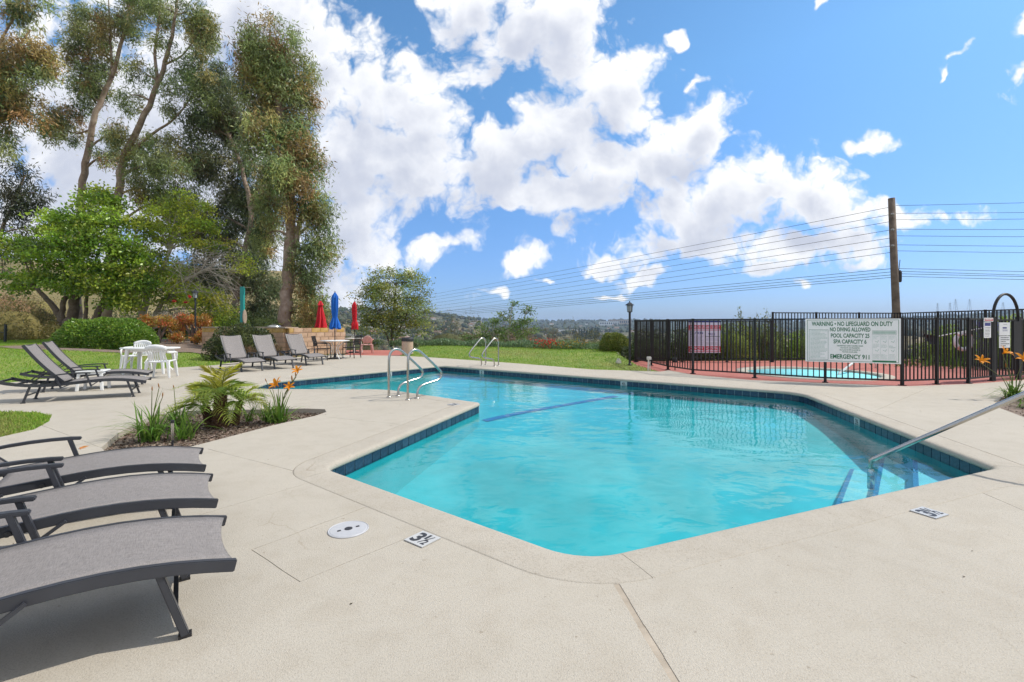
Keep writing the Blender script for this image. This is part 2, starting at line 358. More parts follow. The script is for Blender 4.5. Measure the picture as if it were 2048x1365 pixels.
def water_material():
    m, nt, bs = new_mat('pool_water'); n, l = nt.nodes, nt.links
    n.remove(bs)
    tc = n.new('ShaderNodeTexCoord')
    def noise(sx, sy, d, dist=0.0, rot=0.0):
        mp = n.new('ShaderNodeMapping'); mp.inputs['Scale'].default_value = (sx, sy, 1); mp.inputs['Rotation'].default_value = (0, 0, rot)
        l.new(tc.outputs['Object'], mp.inputs['Vector'])
        z = n.new('ShaderNodeTexNoise'); z.inputs['Scale'].default_value = 1.0; z.inputs['Detail'].default_value = d
        z.inputs['Distortion'].default_value = dist; z.inputs['Roughness'].default_value = 0.45
        l.new(mp.outputs[0], z.inputs['Vector']); return z.outputs['Fac']
    w1, w2, w3 = noise(1.0, 1.5, 2, 0.5, 0.5), noise(3.2, 4.6, 2, 0.8, -0.3), noise(11, 13, 1.5, 0.3)
    def mad(a, k, b):
        q = n.new('ShaderNodeMath'); q.operation = 'MULTIPLY_ADD'; q.inputs[1].default_value = k
        l.new(a, q.inputs[0])
        if isinstance(b, float): q.inputs[2].default_value = b
        else: l.new(b, q.inputs[2])
        return q.outputs[0]
    h = mad(w1, 1.0, mad(w2, 0.30, mad(w3, 0.035, 0.0)))
    bp = n.new('ShaderNodeBump'); bp.inputs['Strength'].default_value = 1.0; bp.inputs['Distance'].default_value = 0.014
    l.new(h, bp.inputs['Height'])
    fr = n.new('ShaderNodeFresnel'); fr.inputs['IOR'].default_value = 1.31; l.new(bp.outputs[0], fr.inputs['Normal'])
    gl = n.new('ShaderNodeBsdfGlossy'); gl.inputs['Roughness'].default_value = 0.015; l.new(bp.outputs[0], gl.inputs['Normal'])
    tr = n.new('ShaderNodeBsdfTransparent'); tr.inputs['Color'].default_value = (0.80, 0.965, 0.985, 1)
    mx = n.new('ShaderNodeMixShader')
    l.new(fr.outputs[0], mx.inputs[0]); l.new(tr.outputs[0], mx.inputs[1]); l.new(gl.outputs[0], mx.inputs[2])
    l.new(mx.outputs[0], n['Material Output'].inputs['Surface'])
    return m
M['water'] = water_material()

# ------------------------------------------------------------------ mesh helpers
def link(o, parent=None):
    COL.objects.link(o)
    if parent: o.parent = parent
    return o

def obj_from(name, verts, faces, m=None, parent=None, smooth=False):
    me = bpy.data.meshes.new(name); me.from_pydata([tuple(v) for v in verts], [], faces); me.update()
    if m: me.materials.append(m)
    if smooth: me.polygons.foreach_set('use_smooth', [True] * len(me.polygons))
    return link(bpy.data.objects.new(name, me), parent)

def tag(o, label=None, cat=None, group=None, kind=None):
    if label: o['label'] = label
    if cat: o['category'] = cat
    if group: o['group'] = group
    if kind: o['kind'] = kind
    return o

def empty(name, loc=(0, 0, 0), rz=0.0, label=None, cat=None, group=None):
    o = bpy.data.objects.new(name, None); o.location = loc; o.rotation_euler = (0, 0, rz); o.empty_display_size = 0.1
    link(o); return tag(o, label, cat, group)

def copy_tree(o, parent=None):
    c = o.copy(); COL.objects.link(c); c.parent = parent
    for ch in o.children: copy_tree(ch, c)
    return c

class MB:
    def __init__(s): s.v, s.f = [], []
    def add(s, v, f):
        k = len(s.v); s.v += [Vector(x) for x in v]; s.f += [tuple(i + k for i in q) for q in f]; return s
    def box(s, c, size, rot=None):
        hx, hy, hz = [q / 2 for q in size]; c = Vector(c)
        vs = [Vector((x, y, z)) for z in (-hz, hz) for y in (-hy, hy) for x in (-hx, hx)]
        if rot is not None: vs = [rot @ q for q in vs]
        return s.add([c + q for q in vs], [(0, 2, 3, 1), (4, 5, 7, 6), (0, 1, 5, 4), (2, 6, 7, 3), (0, 4, 6, 2), (1, 3, 7, 5)])
    def bar(s, a, b, w, h, up=(0, 0, 1)):
        a, b = Vector(a), Vector(b); d = (b - a).normalized(); up = Vector(up)
        if abs(d.dot(up)) > 0.98: up = Vector((1, 0, 0))
        x = d.cross(up).normalized(); y = x.cross(d).normalized()
        vs = []
        for p in (a, b):
            for (i, j) in ((-1, -1), (1, -1), (1, 1), (-1, 1)): vs.append(p + x * (w / 2 * i) + y * (h / 2 * j))
        return s.add(vs, [(3, 2, 1, 0), (4, 5, 6, 7), (0, 1, 5, 4), (1, 2, 6, 5), (2, 3, 7, 6), (3, 0, 4, 7)])
    def tube(s, pts, rad, n=8, caps=True):
        pts = [Vector(p) for p in pts]
        if not isinstance(rad, (list, tuple)): rad = [rad] * len(pts)
        k = len(s.v); ref = None
        for i, p in enumerate(pts):
            a = pts[max(0, i - 1)]; b = pts[min(len(pts) - 1, i + 1)]
            d = (b - a).normalized()
            if ref is None:
                ref = Vector((0, 0, 1)).cross(d)
                if ref.length < 1e-3: ref = Vector((1, 0, 0))
            ref = (ref - d * ref.dot(d)).normalized(); y = d.cross(ref)
            for j in range(n):
                t = 2 * math.pi * j / n
                s.v.append(p + (ref * math.cos(t) + y * math.sin(t)) * rad[i])
        for i in range(len(pts) - 1):
            for j in range(n):
                a = k + i * n + j; b = k + i * n + (j + 1) % n
                s.f.append((a, b, b + n, a + n))
        if caps:
            s.f.append(tuple(k + j for j in reversed(range(n))))
            s.f.append(tuple(k + (len(pts) - 1) * n + j for j in range(n)))
        return s
    def lathe(s, prof, n=16, c=(0, 0, 0), wob=None):
        k = len(s.v); c = Vector(c)
        for i, (r, z) in enumerate(prof):
            for j in range(n):
                t = 2 * math.pi * j / n; q = r * (wob(t, z) if wob else 1)
                s.v.append(c + Vector((q * math.cos(t), q * math.sin(t), z)))
        for i in range(len(prof) - 1):
            for j in range(n):
                a = k + i * n + j; b = k + i * n + (j + 1) % n
                s.f.append((a, b, b + n, a + n))
        s.f.append(tuple(k + j for j in reversed(range(n))))
        s.f.append(tuple(k + (len(prof) - 1) * n + j for j in range(n)))
        return s
    def rail(s, prof, y, w, h):
        """rectangular section swept along (x, ztop) points in the xz plane, at lateral position y"""
        k = len(s.v); m = len(prof)
        for i, (x, z) in enumerate(prof):
            a = prof[max(0, i - 1)]; b = prof[min(m - 1, i + 1)]
            t = Vector((b[0] - a[0], 0, b[1] - a[1])).normalized(); nn = Vector((-t.z, 0, t.x))
            if nn.z < 0: nn = -nn
            p = Vector((x, y, z))
            for (i2, j2) in ((-1, -1), (1, -1), (1, 0), (-1, 0)):
                s.v.append(p + Vector((0, w / 2 * i2, 0)) + nn * (h * j2))
        for i in range(m - 1):
            for j in range(4):
                a = k + i * 4 + j; b = k + i * 4 + (j + 1) % 4
                s.f.append((a, b, b + 4, a + 4))
        s.f.append((k + 3, k + 2, k + 1, k)); e = k + (m - 1) * 4; s.f.append((e, e + 1, e + 2, e + 3))
        return s
    def build(s, name, m, parent=None, smooth=False, bevel=0.0):
        o = obj_from(name, s.v, s.f, m, parent, smooth)
        bm = bmesh.new(); bm.from_mesh(o.data)
        bmesh.ops.recalc_face_normals(bm, faces=bm.faces)
        if bevel:
            bmesh.ops.bevel(bm, geom=[e for e in bm.edges if e.calc_face_angle(0) > 0.5], offset=bevel, segments=2, affect='EDGES', clamp_overlap=True)
        bm.to_mesh(o.data); bm.free()
        return o

def np_mesh(name, V, F, m, parent=None, col=None, smooth=False):
    """V (n,3) float, F (m,k) int, col (n,3)"""
    me = bpy.data.meshes.new(name); nv, (nf, k) = len(V), F.shape
    me.vertices.add(nv); me.vertices.foreach_set('co', np.ascontiguousarray(V, dtype=np.float32).ravel())
    me.loops.add(nf * k); me.loops.foreach_set('vertex_index', np.ascontiguousarray(F, dtype=np.int32).ravel())
    me.polygons.add(nf); me.polygons.foreach_set('loop_start', np.arange(0, nf * k, k, dtype=np.int32))
    if smooth: me.polygons.foreach_set('use_smooth', np.ones(nf, dtype=bool))
    me.update(calc_edges=True)
    if col is not None:
        ca = me.color_attributes.new('Col', 'FLOAT_COLOR', 'POINT')
        c4 = np.ones((nv, 4), dtype=np.float32); c4[:, :3] = col
        ca.data.foreach_set('color', c4.ravel())
    if m: me.materials.append(m)
    return link(bpy.data.objects.new(name, me), parent)

def unit(a): return a / np.maximum(np.linalg.norm(a, axis=1, keepdims=True), 1e-6)

def leaves(name, C, D, L, Wd, col, m, parent=None, bend=0.0):
    n = len(C); D = unit(D); Sd = unit(np.cross(D, RNG.normal(size=(n, 3))))
    Nn = np.cross(D, Sd)
    L = np.broadcast_to(np.asarray(L, float).reshape(-1, 1), (n, 1)); Wd = np.broadcast_to(np.asarray(Wd, float).reshape(-1, 1), (n, 1))
    V = np.empty((n, 4, 3)); mid = C + D * L * 0.45 + Nn * L * bend
    V[:, 0] = C; V[:, 1] = mid + Sd * Wd / 2; V[:, 2] = C + D * L; V[:, 3] = mid - Sd * Wd / 2
    F = np.arange(4 * n).reshape(n, 4)
    return np_mesh(name, V.reshape(-1, 3), F, m, parent, np.repeat(col, 4, axis=0))

def palette(pal, n, jit=0.25):
    pal = np.array(pal); i = RNG.integers(0, len(pal), n)
    return pal[i] * (1 + RNG.uniform(-jit, jit, (n, 1))) * (1 + RNG.uniform(-0.08, 0.08, (n, 3)))

def strips(name, paths, widths, col, m, parent=None):
    """curved blades: paths (n,k,3); widths (k,); flat ribbons"""
    n, k, _ = paths.shape
    T = np.gradient(paths, axis=1); side = np.cross(T, np.array([0, 0, 1.0])); ln = np.linalg.norm(side, axis=2, keepdims=True)
    rs = unit(RNG.normal(size=(n, 3)) * [1, 1, 0.2])[:, None, :]
    side = np.where(ln > 1e-4, side / np.maximum(ln, 1e-6), rs)
    w = np.asarray(widths)
    w = w[None, :, None] if w.ndim == 1 else w[:, :, None]
    A, B = paths + side * w / 2, paths - side * w / 2
    V = np.stack([A, B], axis=2).reshape(n, k * 2, 3)
    base = np.arange(n)[:, None, None] * (k * 2)
    q = np.array([[2 * i, 2 * i + 1, 2 * i + 3, 2 * i + 2] for i in range(k - 1)])[None]
    F = (base + q).reshape(-1, 4)
    return np_mesh(name, V.reshape(-1, 3), F, m, parent, np.repeat(col, k * 2, axis=0), smooth=True)

# polygons ----------------------------------------------------------
def fillet(corners, radii, seg=8):
    out = []; n = len(corners)
    for i in range(n):
        p, a, b = Vector(corners[i]), Vector(corners[i - 1]), Vector(corners[(i + 1) % n])
        u, v = (a - p), (b - p); lu, lv = u.length, v.length; u.normalize(); v.normalize()
        ang = u.angle(v); r = radii[i]
        t = min(r / math.tan(ang / 2), lu * 0.48, lv * 0.48); r = t * math.tan(ang / 2)
        c = p + (u + v).normalized() * (r / math.sin(ang / 2))
        s0, s1 = p + u * t - c, p + v * t - c
        a0 = math.atan2(s0.y, s0.x); a1 = math.atan2(s1.y, s1.x); da = (a1 - a0 + math.pi) % (2 * math.pi) - math.pi
        for k in range(seg + 1):
            q = a0 + da * k / seg
            out.append(Vector((c.x + r * math.cos(q), c.y + r * math.sin(q))))
    return out

def offset_poly(corners, o):
    res = []; n = len(corners)
    for i in range(n):
        p, a, b = Vector(corners[i]), Vector(corners[i - 1]), Vector(corners[(i + 1) % n])
        d1, d2 = (p - a).normalized(), (b - p).normalized()
        n1, n2 = Vector((d1.y, -d1.x)), Vector((d2.y, -d2.x))
        mm = (n1 + n2).normalized(); res.append(p + mm * (o / max(0.2, mm.dot(n1))))
    return res

def turn(corners, i):
    p, a, b = Vector(corners[i]), Vector(corners[i - 1]), Vector(corners[(i + 1) % len(corners)])
    return (p - a).x * (b - p).y - (p - a).y * (b - p).x

def inside(pt, poly):
    x, y = pt[0], pt[1]; c = False; n = len(poly); j = n - 1
    for i in range(n):
        xi, yi, xj, yj = poly[i][0], poly[i][1], poly[j][0], poly[j][1]
        if (yi > y) != (yj > y) and x < (xj - xi) * (y - yi) / (yj - yi) + xi: c = not c
        j = i
    return c

def inside_np(X, Y, poly):
    c = np.zeros(X.shape, bool); n = len(poly); j = n - 1
    for i in range(n):
        xi, yi, xj, yj = poly[i][0], poly[i][1], poly[j][0], poly[j][1]
        if yi != yj:
            k = ((yi > Y) != (yj > Y)) & (X < (xj - xi) * (Y - yi) / (yj - yi) + xi)
            c ^= k
        j = i
    return c

def cdt(loops, pts=(), segs=()):
    vs, es = [], []
    for lp in loops:
        k = len(vs); vs += [Vector((p[0], p[1])) for p in lp]; es += [(k + i, k + (i + 1) % len(lp)) for i in range(len(lp))]
    for a, b in segs:
        k = len(vs); vs += [Vector(a), Vector(b)]; es.append((k, k + 1))
    vs += [Vector((p[0], p[1])) for p in pts]
    ov, oe, of, *_ = delaunay_2d_cdt(vs, es, [], 0, 1e-5)
    return ov, of

def sheet(name, outer, holes, zf, m, spacing=None, parent=None, smooth=True):
    pts = []
    if spacing:
        xs = [p[0] for p in outer]; ys = [p[1] for p in outer]
        x = min(xs) + spacing / 2
        while x < max(xs):
            y = min(ys) + spacing / 2
            while y < max(ys):
                if inside((x, y), outer) and not any(inside((x, y), h) for h in holes): pts.append((x + random.uniform(-.1, .1) * spacing, y))
                y += spacing
            x += spacing
    v, f = cdt([outer] + list(holes), pts)
    ff = []
    for t in f:
        c = sum((v[i] for i in t), Vector((0, 0))) / 3
        if inside(c, outer) and not any(inside(c, h) for h in holes): ff.append(t)
    vv = [(p.x, p.y, zf(p.x, p.y)) for p in v]
    return obj_from(name, vv, ff, m, parent, smooth)

def sstep(a, b, x):
    t = min(1, max(0, (x - a) / (b - a))); return t * t * (3 - 2 * t)

def text_mesh(name, body, m, parent, cx, cy, w, h, z=0.002, bold=0.0, align='C', rot=0.0):
    cu = bpy.data.curves.new(name, 'FONT'); cu.body = body; cu.size = 1.0; cu.offset = bold; cu.extrude = 0.0
    cu.resolution_u = 3
    t = bpy.data.objects.new(name, cu); COL.objects.link(t)
    dg = bpy.context.evaluated_depsgraph_get()
    me = bpy.data.meshes.new_from_object(t.evaluated_get(dg))
    bpy.data.objects.remove(t); bpy.data.curves.remove(cu)
    co = np.empty(len(me.vertices) * 3, dtype=np.float32); me.vertices.foreach_get('co', co); co = co.reshape(-1, 3)
    lo, hi = co.min(0), co.max(0); sx = w / (hi[0] - lo[0]); sy = (h / (hi[1] - lo[1])) if h else sx
    co[:, 0] = (co[:, 0] - (lo[0] + hi[0]) / 2) * sx; co[:, 1] = (co[:, 1] - (lo[1] + hi[1]) / 2) * sy
    if rot:
        x, y = co[:, 0].copy(), co[:, 1].copy(); co[:, 0] = x * math.cos(rot) - y * math.sin(rot); co[:, 1] = x * math.sin(rot) + y * math.cos(rot)
    co[:, 0] += cx; co[:, 1] += cy; co[:, 2] = z
    me.vertices.foreach_set('co', co.ravel()); me.update()
    me.materials.clear(); me.materials.append(m)
    return link(bpy.data.objects.new(name, me), parent)

# ------------------------------------------------------------------ the ground, to the horizon
def ridge_y(px):
    xs = [-200, 60, 420, 640, 700, 800, 870, 930, 1000, 1080, 1270, 1420, 1600, 1750, 1850, 1950, 2048, 2400]
    ys = [560, 575, 600, 618, 623, 628, 630, 638, 642, 643, 642, 643, 643, 642, 637, 631, 624, 612]
    return float(np.interp(px, xs, ys))

def ground_z(x, y):
    r = math.hypot(x, y)
    if y < 2: return -1.3
    px = CX + FPX * x / y
    az = math.degrees(math.atan2(x, y))
    if r < 19: return -1.3
    if r < 22: return -1.3 + .95 * (r - 19) / 3
    n = (math.sin(x * .013 + y * .007) + math.sin(x * .004 - y * .011 + 2) + .5 * math.sin(x * .03 + y * .027)) / 2.5
    wl = sstep(-18, -25, az)                          # 1 on the left: a dry hillside climbs from there
    edge = 27.5
    drop = -0.35 - 0.30 * max(0, r - edge)
    drop = max(drop, -36 + 3 * n)
    if r > 380:
        rid_r = 3400 if px > 960 else 1500 + (px - 640) / 320 * 500
        rid_r = max(1200, rid_r)
        zr = CAM_H + (HY - ridge_y(px)) / FPX * rid_r * max(.4, math.cos(math.radians(az)))
        t = sstep(380 if px < 960 else 1300, rid_r, r)
        drop = drop * (1 - t) + (zr + n * 3) * t
        if px > 960:
            drop += 9 * sstep(600, 1100, r) * (1 - sstep(1100, 2000, r)) * (1 + n)
        if r > rid_r: drop -= (r - rid_r) * 0.02
    left = -0.35 + 15.5 * sstep(42, 150, r) + n * 1.5 * sstep(50, 120, r)
    return drop * (1 - wl) + left * wl

def build_ground():
    rad = [0.0] + list(np.concatenate([np.linspace(10, 30, 21), np.linspace(33, 120, 24), np.geomspace(130, 12000, 46)]))
    NA = 300; V = [(0, 0, -1.3)]; F = []
    # finer angles in front
    an = np.concatenate([np.linspace(-62, 62, 230), np.linspace(64, 296, 70)])
    for r in rad[1:]:
        for a in an:
            x, y = r * math.sin(R(a)), r * math.cos(R(a)); V.append((x, y, ground_z(x, y)))
    NA = len(an)
    for j in range(NA): F.append((0, 1 + (j + 1) % NA, 1 + j))
    for i in range(len(rad) - 2):
        for j in range(NA):
            a = 1 + i * NA + j; b = 1 + i * NA + (j + 1) % NA; F.append((a, b, b + NA, a + NA))
    m, nt, bs = new_mat('scrub_land'); n, l = nt.nodes, nt.links
    tc = n.new('ShaderNodeTexCoord')
    def nz(s, d):
        z = n.new('ShaderNodeTexNoise'); z.inputs['Scale'].default_value = s; z.inputs['Detail'].default_value = d
        z.inputs['Roughness'].default_value = .65; l.new(tc.outputs['Object'], z.inputs['Vector']); return z.outputs['Fac']
    rp = n.new('ShaderNodeValToRGB'); e = rp.color_ramp.elements
    e[0].position = .36; e[0].color = (.045, .055, .022, 1); e[1].position = .66; e[1].color = (.46, .34, .20, 1)
    k = e.new(.5); k.color = (.22, .18, .085, 1)
    l.new(nz(.018, 12), rp.inputs[0])
    sp = n.new('ShaderNodeSeparateXYZ'); l.new(tc.outputs['Object'], sp.inputs[0])
    mr = n.new('ShaderNodeMapRange'); mr.inputs['From Min'].default_value = 350; mr.inputs['From Max'].default_value = 1900; l.new(sp.outputs['Y'], mr.inputs['Value'])
    mx = n.new('ShaderNodeMix'); mx.data_type = 'RGBA'; l.new(mr.outputs[0], mx.inputs['Factor']); l.new(rp.outputs[0], mx.inputs['A']); mx.inputs['B'].default_value = (.045, .055, .028, 1)   # chaparral covers the far slopes
    l.new(mx.outputs['Result'], bs.inputs['Base Color'])
    bs.inputs['Roughness'].default_value = .95; bs.inputs['Specular IOR Level'].default_value = .1
    tag(obj_from('ground', V, F, m, None, True), 'dry scrub ground falling to the valley and rising to far hills', 'ground', kind='structure')
build_ground()

# ------------------------------------------------------------------ the pool
PC = [(-1.82, 4.57), (.42, 2.79), (4.69, 4.57), (5.84, 9.54), (-2.35, 15.6), (-5.85, 11.3), (-5.62, 10.05), (-2.65, 9.98), (-.56, 8.30)]
PR = [.22, .42, .10, .65, .25, .75, .30, .9, .05]
def pool_loop(o, seg=8):
    rr = [max(.02, r + o) if turn(PC, i) > 0 else max(.02, r - o) for i, r in enumerate(PR)]
    return fillet(offset_poly(PC, o), rr, seg)
COPE = 0.33
WATER_Z = -0.156
POOL0 = pool_loop(0.0)
POOLC = pool_loop(COPE)

def floor_z(x, y):
    return -0.86 + 0.50 * sstep(3.2, 9.6, y + 0.12 * x)

PLANTER = [(-4.63, 5.30), (-5.0, 5.95), (-5.28, 6.61), (-5.47, 7.20), (-5.19, 7.52), (-4.26, 7.62), (-3.4, 7.72), (-3.05, 7.66), (-2.93, 7.42), (-2.98, 7.11), (-3.28, 6.45), (-3.57, 5.55), (-3.80, 4.91), (-4.25, 4.95)]
PATCH = [(-6.98, 7.12), (-7.5, 7.40), (-9.0, 7.48), (-14, 7.2), (-26, 6.4), (-26, 2.0), (-14, 3.6), (-8.5, 4.7), (-6.3, 5.75), (-6.3, 6.2), (-6.62, 6.72)]
RBED = [(8.2, 8.02), (7.6, 6.95), (7.9, 6.2), (13, 6.0), (13, 10.7), (11.4, 10.2), (9.4, 9.0)]
RED_FRONT = [(4.30, 13.62), (4.67, 14.0), (4.92, 12.8), (5.9, 11.60), (7.36, 11.00), (8.74, 10.45), (10.6, 10.85), (12.9, 11.70), (16, 13)]
FAR_EDGE = [(-4.82, 20.2), (-3.6, 19.5), (-1.14, 17.5), (.52, 16.1), (2.38, 14.25), (4.30, 13.62)]
LEFT_EDGE = [(-7.4, 20.75), (-7.9, 20.9), (-9.4, 18.9), (-9.95, 16.6), (-9.9, 15.75), (-10.9, 14.3), (-11.6, 12.5), (-11.9, 10.9), (-14, 9.6), (-30, 7.9)]
DECK = [(-30, -12), (30, -12), (30, 12.9), (16, 12.9)] + RED_FRONT[::-1][1:-1] + FAR_EDGE[::-1] + LEFT_EDGE
JOINTS = [
    (P(590, 943), P(415, 898)), (P(605, 970), P(60, 1130)),
    (P(503, 1100), P(735, 1013)), (P(503, 1100), P(600, 1164)), (P(600, 1164), P(850, 1062)),
    (P(1228, 1160), P(1420, 1480)), (P(649, 834), P(800, 849)), (P(598, 810), P(700, 775)),
    (P(1955, 982), P(2300, 1130)), (P(1570, 785), P(1612, 762)), (P(1250, 762), P(1268, 744)),
    (P(1020, 733), P(1040, 726)), (P(540, 775), P(360, 786)), (P(360, 786), P(250, 757)), (P(720, 747), P(640, 727)), (P(204, 896), P(80, 850)),
    (P(1750, 822), P(1880, 766)), (P(0, 930), P(204, 896)),
]

def build_deck():
    rj = random.Random(4); JL, JW = [], []
    for i, (a, b) in enumerate(JOINTS):                 # hand-cut lines wander a little; the caulked joint in the foreground is wider
        a, b = a.to_2d(), b.to_2d(); L = (b - a).length; d = (b - a) / L; nn = Vector((-d.y, d.x)); k = max(2, int(L / .18))
        pts = [a.lerp(b, t / k) + nn * (rj.gauss(0, .0025) if 0 < t < k else 0) for t in range(k + 1)]
        for p, q in zip(pts[:-1], pts[1:]): JL.append((p, q)); JW.append(rj.uniform(.030, .040) if i == 5 else rj.uniform(.003, .0065))
    holes = [POOLC, PLANTER, PATCH, RBED]
    segs = []
    for (a, b), jw in zip(JL, JW):
        d = (b - a).normalized(); nn = Vector((-d.y, d.x)) * jw / 2
        a2, b2 = a - d * 0.003, b + d * 0.003
        segs += [(a2 + nn, b2 + nn), (a2 - nn, b2 - nn), (a2 + nn, a2 - nn), (b2 + nn, b2 - nn)]
    v, f = cdt([DECK] + holes, (), segs)
    def injoint(c):
        for (a, b), jw in zip(JL, JW):
            d = (b - a); L = d.length; d.normalize(); t = (c - a).dot(d)
            if -0.003 <= t <= L + 0.003 and abs((c - a).cross(d)) < jw / 2: return True
        return False
    slab, jt = [], []
    for t in f:
        c = sum((v[i] for i in t), Vector((0, 0))) / 3
        if not inside(c, DECK) or any(inside(c, h) for h in holes): continue
        (jt if injoint(c) else slab).append(t)
    base = tag(obj_from('pool_deck', [(p.x, p.y, -0.0032) for p in v], slab + jt, M['joint'], None),
               'cream textured concrete deck surrounding the swimming pool', 'deck', kind='structure')
    par = list(range(len(slab)))
    def find(i):
        while par[i] != i: par[i] = par[par[i]]; i = par[i]
        return i
    em = {}
    for i, t in enumerate(slab):
        for k in range(3):
            e = tuple(sorted((t[k], t[(k + 1) % 3])))
            if e in em: par[find(i)] = find(em[e])
            else: em[e] = i
    comp = {}
    for i in range(len(slab)): comp.setdefault(find(i), []).append(slab[i])
    for ts in comp.values():
        cnt = {}
        for t in ts:
            for k in range(3):
                e = tuple(sorted((t[k], t[(k + 1) % 3]))); cnt.setdefault(e, []).append((t[k], t[(k + 1) % 3]))
        idx = {}; V = []
        def vid(i, z):
            if (i, z) not in idx: idx[(i, z)] = len(V); V.append((v[i].x, v[i].y, z))
            return idx[(i, z)]
        F = [tuple(vid(i, 0.0) for i in t) for t in ts]
        for e, lst in cnt.items():
            if len(lst) == 1:
                a, b = lst[0]; F.append((vid(b, 0.0), vid(a, 0.0), vid(a, -0.16), vid(b, -0.16)))
        o = obj_from('slab', V, F, M['deck'], base)
        bm = bmesh.new(); bm.from_mesh(o.data); bmesh.ops.recalc_face_normals(bm, faces=bm.faces)
        if sum(q.normal.z for q in bm.faces if abs(q.normal.z) > .5) < 0: bmesh.ops.reverse_faces(bm, faces=bm.faces)
        bm.to_mesh(o.data); bm.free()
build_deck()

def build_pool():
    pool = empty('swimming_pool', (0, 0, 0), 0, 'many sided swimming pool with navy tile band and pale coping', 'pool')
    # basin: floor and walls
    lp = pool_loop(0.012); n = len(lp)
    pts = []
    for ix in np.arange(-6, 6.2, .35):
        for iy in np.arange(2.8, 15.8, .35):
            if inside((ix, iy), pool_loop(-0.15, 3)): pts.append((ix, iy))
    v, f = cdt([lp], pts)
    V = [(p.x, p.y, floor_z(p.x, p.y)) for p in v]; F = [t for t in f if inside(sum((v[i] for i in t), Vector((0, 0))) / 3, lp)]
    obj_from('basin_floor', V, F, M['plaster'], pool, True)
    V, F = [], []
    for p in lp: V += [(p.x, p.y, -0.055), (p.x, p.y, floor_z(p.x, p.y))]
    for i in range(n): j = (i + 1) % n; F.append((2 * i, 2 * i + 1, 2 * j + 1, 2 * j))
    obj_from('basin_wall', V, F, M['plaster'], pool)
    # coping: rounded nose, then the flat band, cut into runs
    rows = [(0.020, -0.062), (0.006, -0.059), (0.001, -0.050), (0.0, -0.040), (0.0015, -0.030), (0.006, -0.019), (0.013, -0.010), (0.023, -0.003), (0.036, 0.001), (0.055, 0.004), (0.12, 0.0055), (COPE - 0.04, 0.003), (COPE - 0.012, 0.001), (COPE - 0.004, -0.004), (COPE - 0.004, -0.05)]
    loops = [pool_loop(o, 8) for o, z in rows]; m = len(loops[0])
    # runs: split where the photo shows cuts; indices follow the fillet points
    seg = 9; cuts = []
    for c in (0, 1, 2, 3, 4, 5, 7, 8): cuts.append(c * seg + seg - 1)
    cuts = sorted(cuts)
    for q in range(len(cuts)):
        a, b = cuts[q], cuts[(q + 1) % len(cuts)]
        ids = [a]; i = a
        while i != b: i = (i + 1) % m; ids.append(i)
        V, F = [], []
        gap = 0.004
        for k, i in enumerate(ids):
            for r, (o, z) in enumerate(rows):
                p = loops[r][i].copy()
                if k == 0: p += (loops[r][ids[1]] - p).normalized() * gap / 2
                if k == len(ids) - 1: p += (loops[r][ids[-2]] - p).normalized() * gap / 2
                V.append((p.x, p.y, z))
        nr = len(rows)
        for k in range(len(ids) - 1):
            for r in range(nr - 1): F.append((k * nr + r, k * nr + r + 1, (k + 1) * nr + r + 1, (k + 1) * nr + r))
        F.append(tuple(range(nr))); F.append(tuple((len(ids) - 1) * nr + r for r in reversed(range(nr))))
        o = obj_from('coping', V, F, M['coping'], pool, False)
        bm = bmesh.new(); bm.from_mesh(o.data); bmesh.ops.recalc_face_normals(bm, faces=bm.faces)
        if sum(q_.normal.z * q_.calc_area() for q_ in bm.faces) < 0: bmesh.ops.reverse_faces(bm, faces=bm.faces)
        bm.to_mesh(o.data); bm.free()
    # joint dirt under the coping gap
    # navy waterline tiles
    tl = pool_loop(0.010, 8); per = []
    L = 0
    for i in range(len(tl)):
        a, b = tl[i], tl[(i + 1) % len(tl)]; per.append((L, a, b)); L += (b - a).length
    def at(s):
        s %= L
        for k in range(len(per) - 1, -1, -1):
            if per[k][0] <= s:
                a, b = per[k][1], per[k][2]; t = (s - per[k][0]) / max(1e-6, (b - a).length); return a.lerp(b, min(1, t))
    cnt = int(L / 0.155); st = L / cnt
    mesh = {}
    for key in ('tile', 'tile_b', 'tile_c'):
        mb = MB().box((0, 0, 0), (st - 0.008, 0.010, 0.116)); o = mb.build('tile', M[key], None, bevel=0.002)
        mesh[key] = o.data; bpy.data.objects.remove(o)
    marks = {}
    for px, py in ((755, 745), (980, 741), (1240, 767), (1735, 842)):
        q = P(px, py, -0.1).to_2d(); marks[min(range(cnt), key=lambda k: (at((k + .5) * st) - q).length)] = (px, py)
    txt = {755: '3½', 980: '5', 1240: '4½', 1735: '3½'}
    for k in range(cnt):
        a, b = at(k * st), at((k + 1) * st); c = (a + b) / 2; d = b - a; ang = math.atan2(d.y, d.x)
        if k in marks:
            o = MB().box((0, 0, 0), (st + .02, 0.012, 0.120)).build('depth_marker', M['white_tile'], pool)
            o.location = (c.x, c.y, -0.120); o.rotation_euler = (0, 0, ang)
            t = text_mesh('numeral', txt[marks[k][0]], M['ink'], o, 0, 0, 0.09 if marks[k][0] != 980 else .05, 0.09, 0, 0.03)
            t.rotation_euler = (R(90), 0, R(180)); t.location = (0, 0.0075, 0)
        else:
            o = bpy.data.objects.new('tile', mesh[random.choice(('tile', 'tile', 'tile_b', 'tile_b', 'tile_c'))]); link(o, pool)
            o.location = (c.x, c.y, -0.120 + random.uniform(-.001, .001)); o.rotation_euler = (0, random.uniform(-.006, .006), ang + random.uniform(-.01, .01))
    # grout bed behind the tiles
    V, F = [], []
    gl = pool_loop(0.0105)
    for p in gl: V += [(p.x, p.y, -0.058), (p.x, p.y, -0.180)]
    for i in range(len(gl)): j = (i + 1) % len(gl); F.append((2 * i, 2 * i + 1, 2 * j + 1, 2 * j))
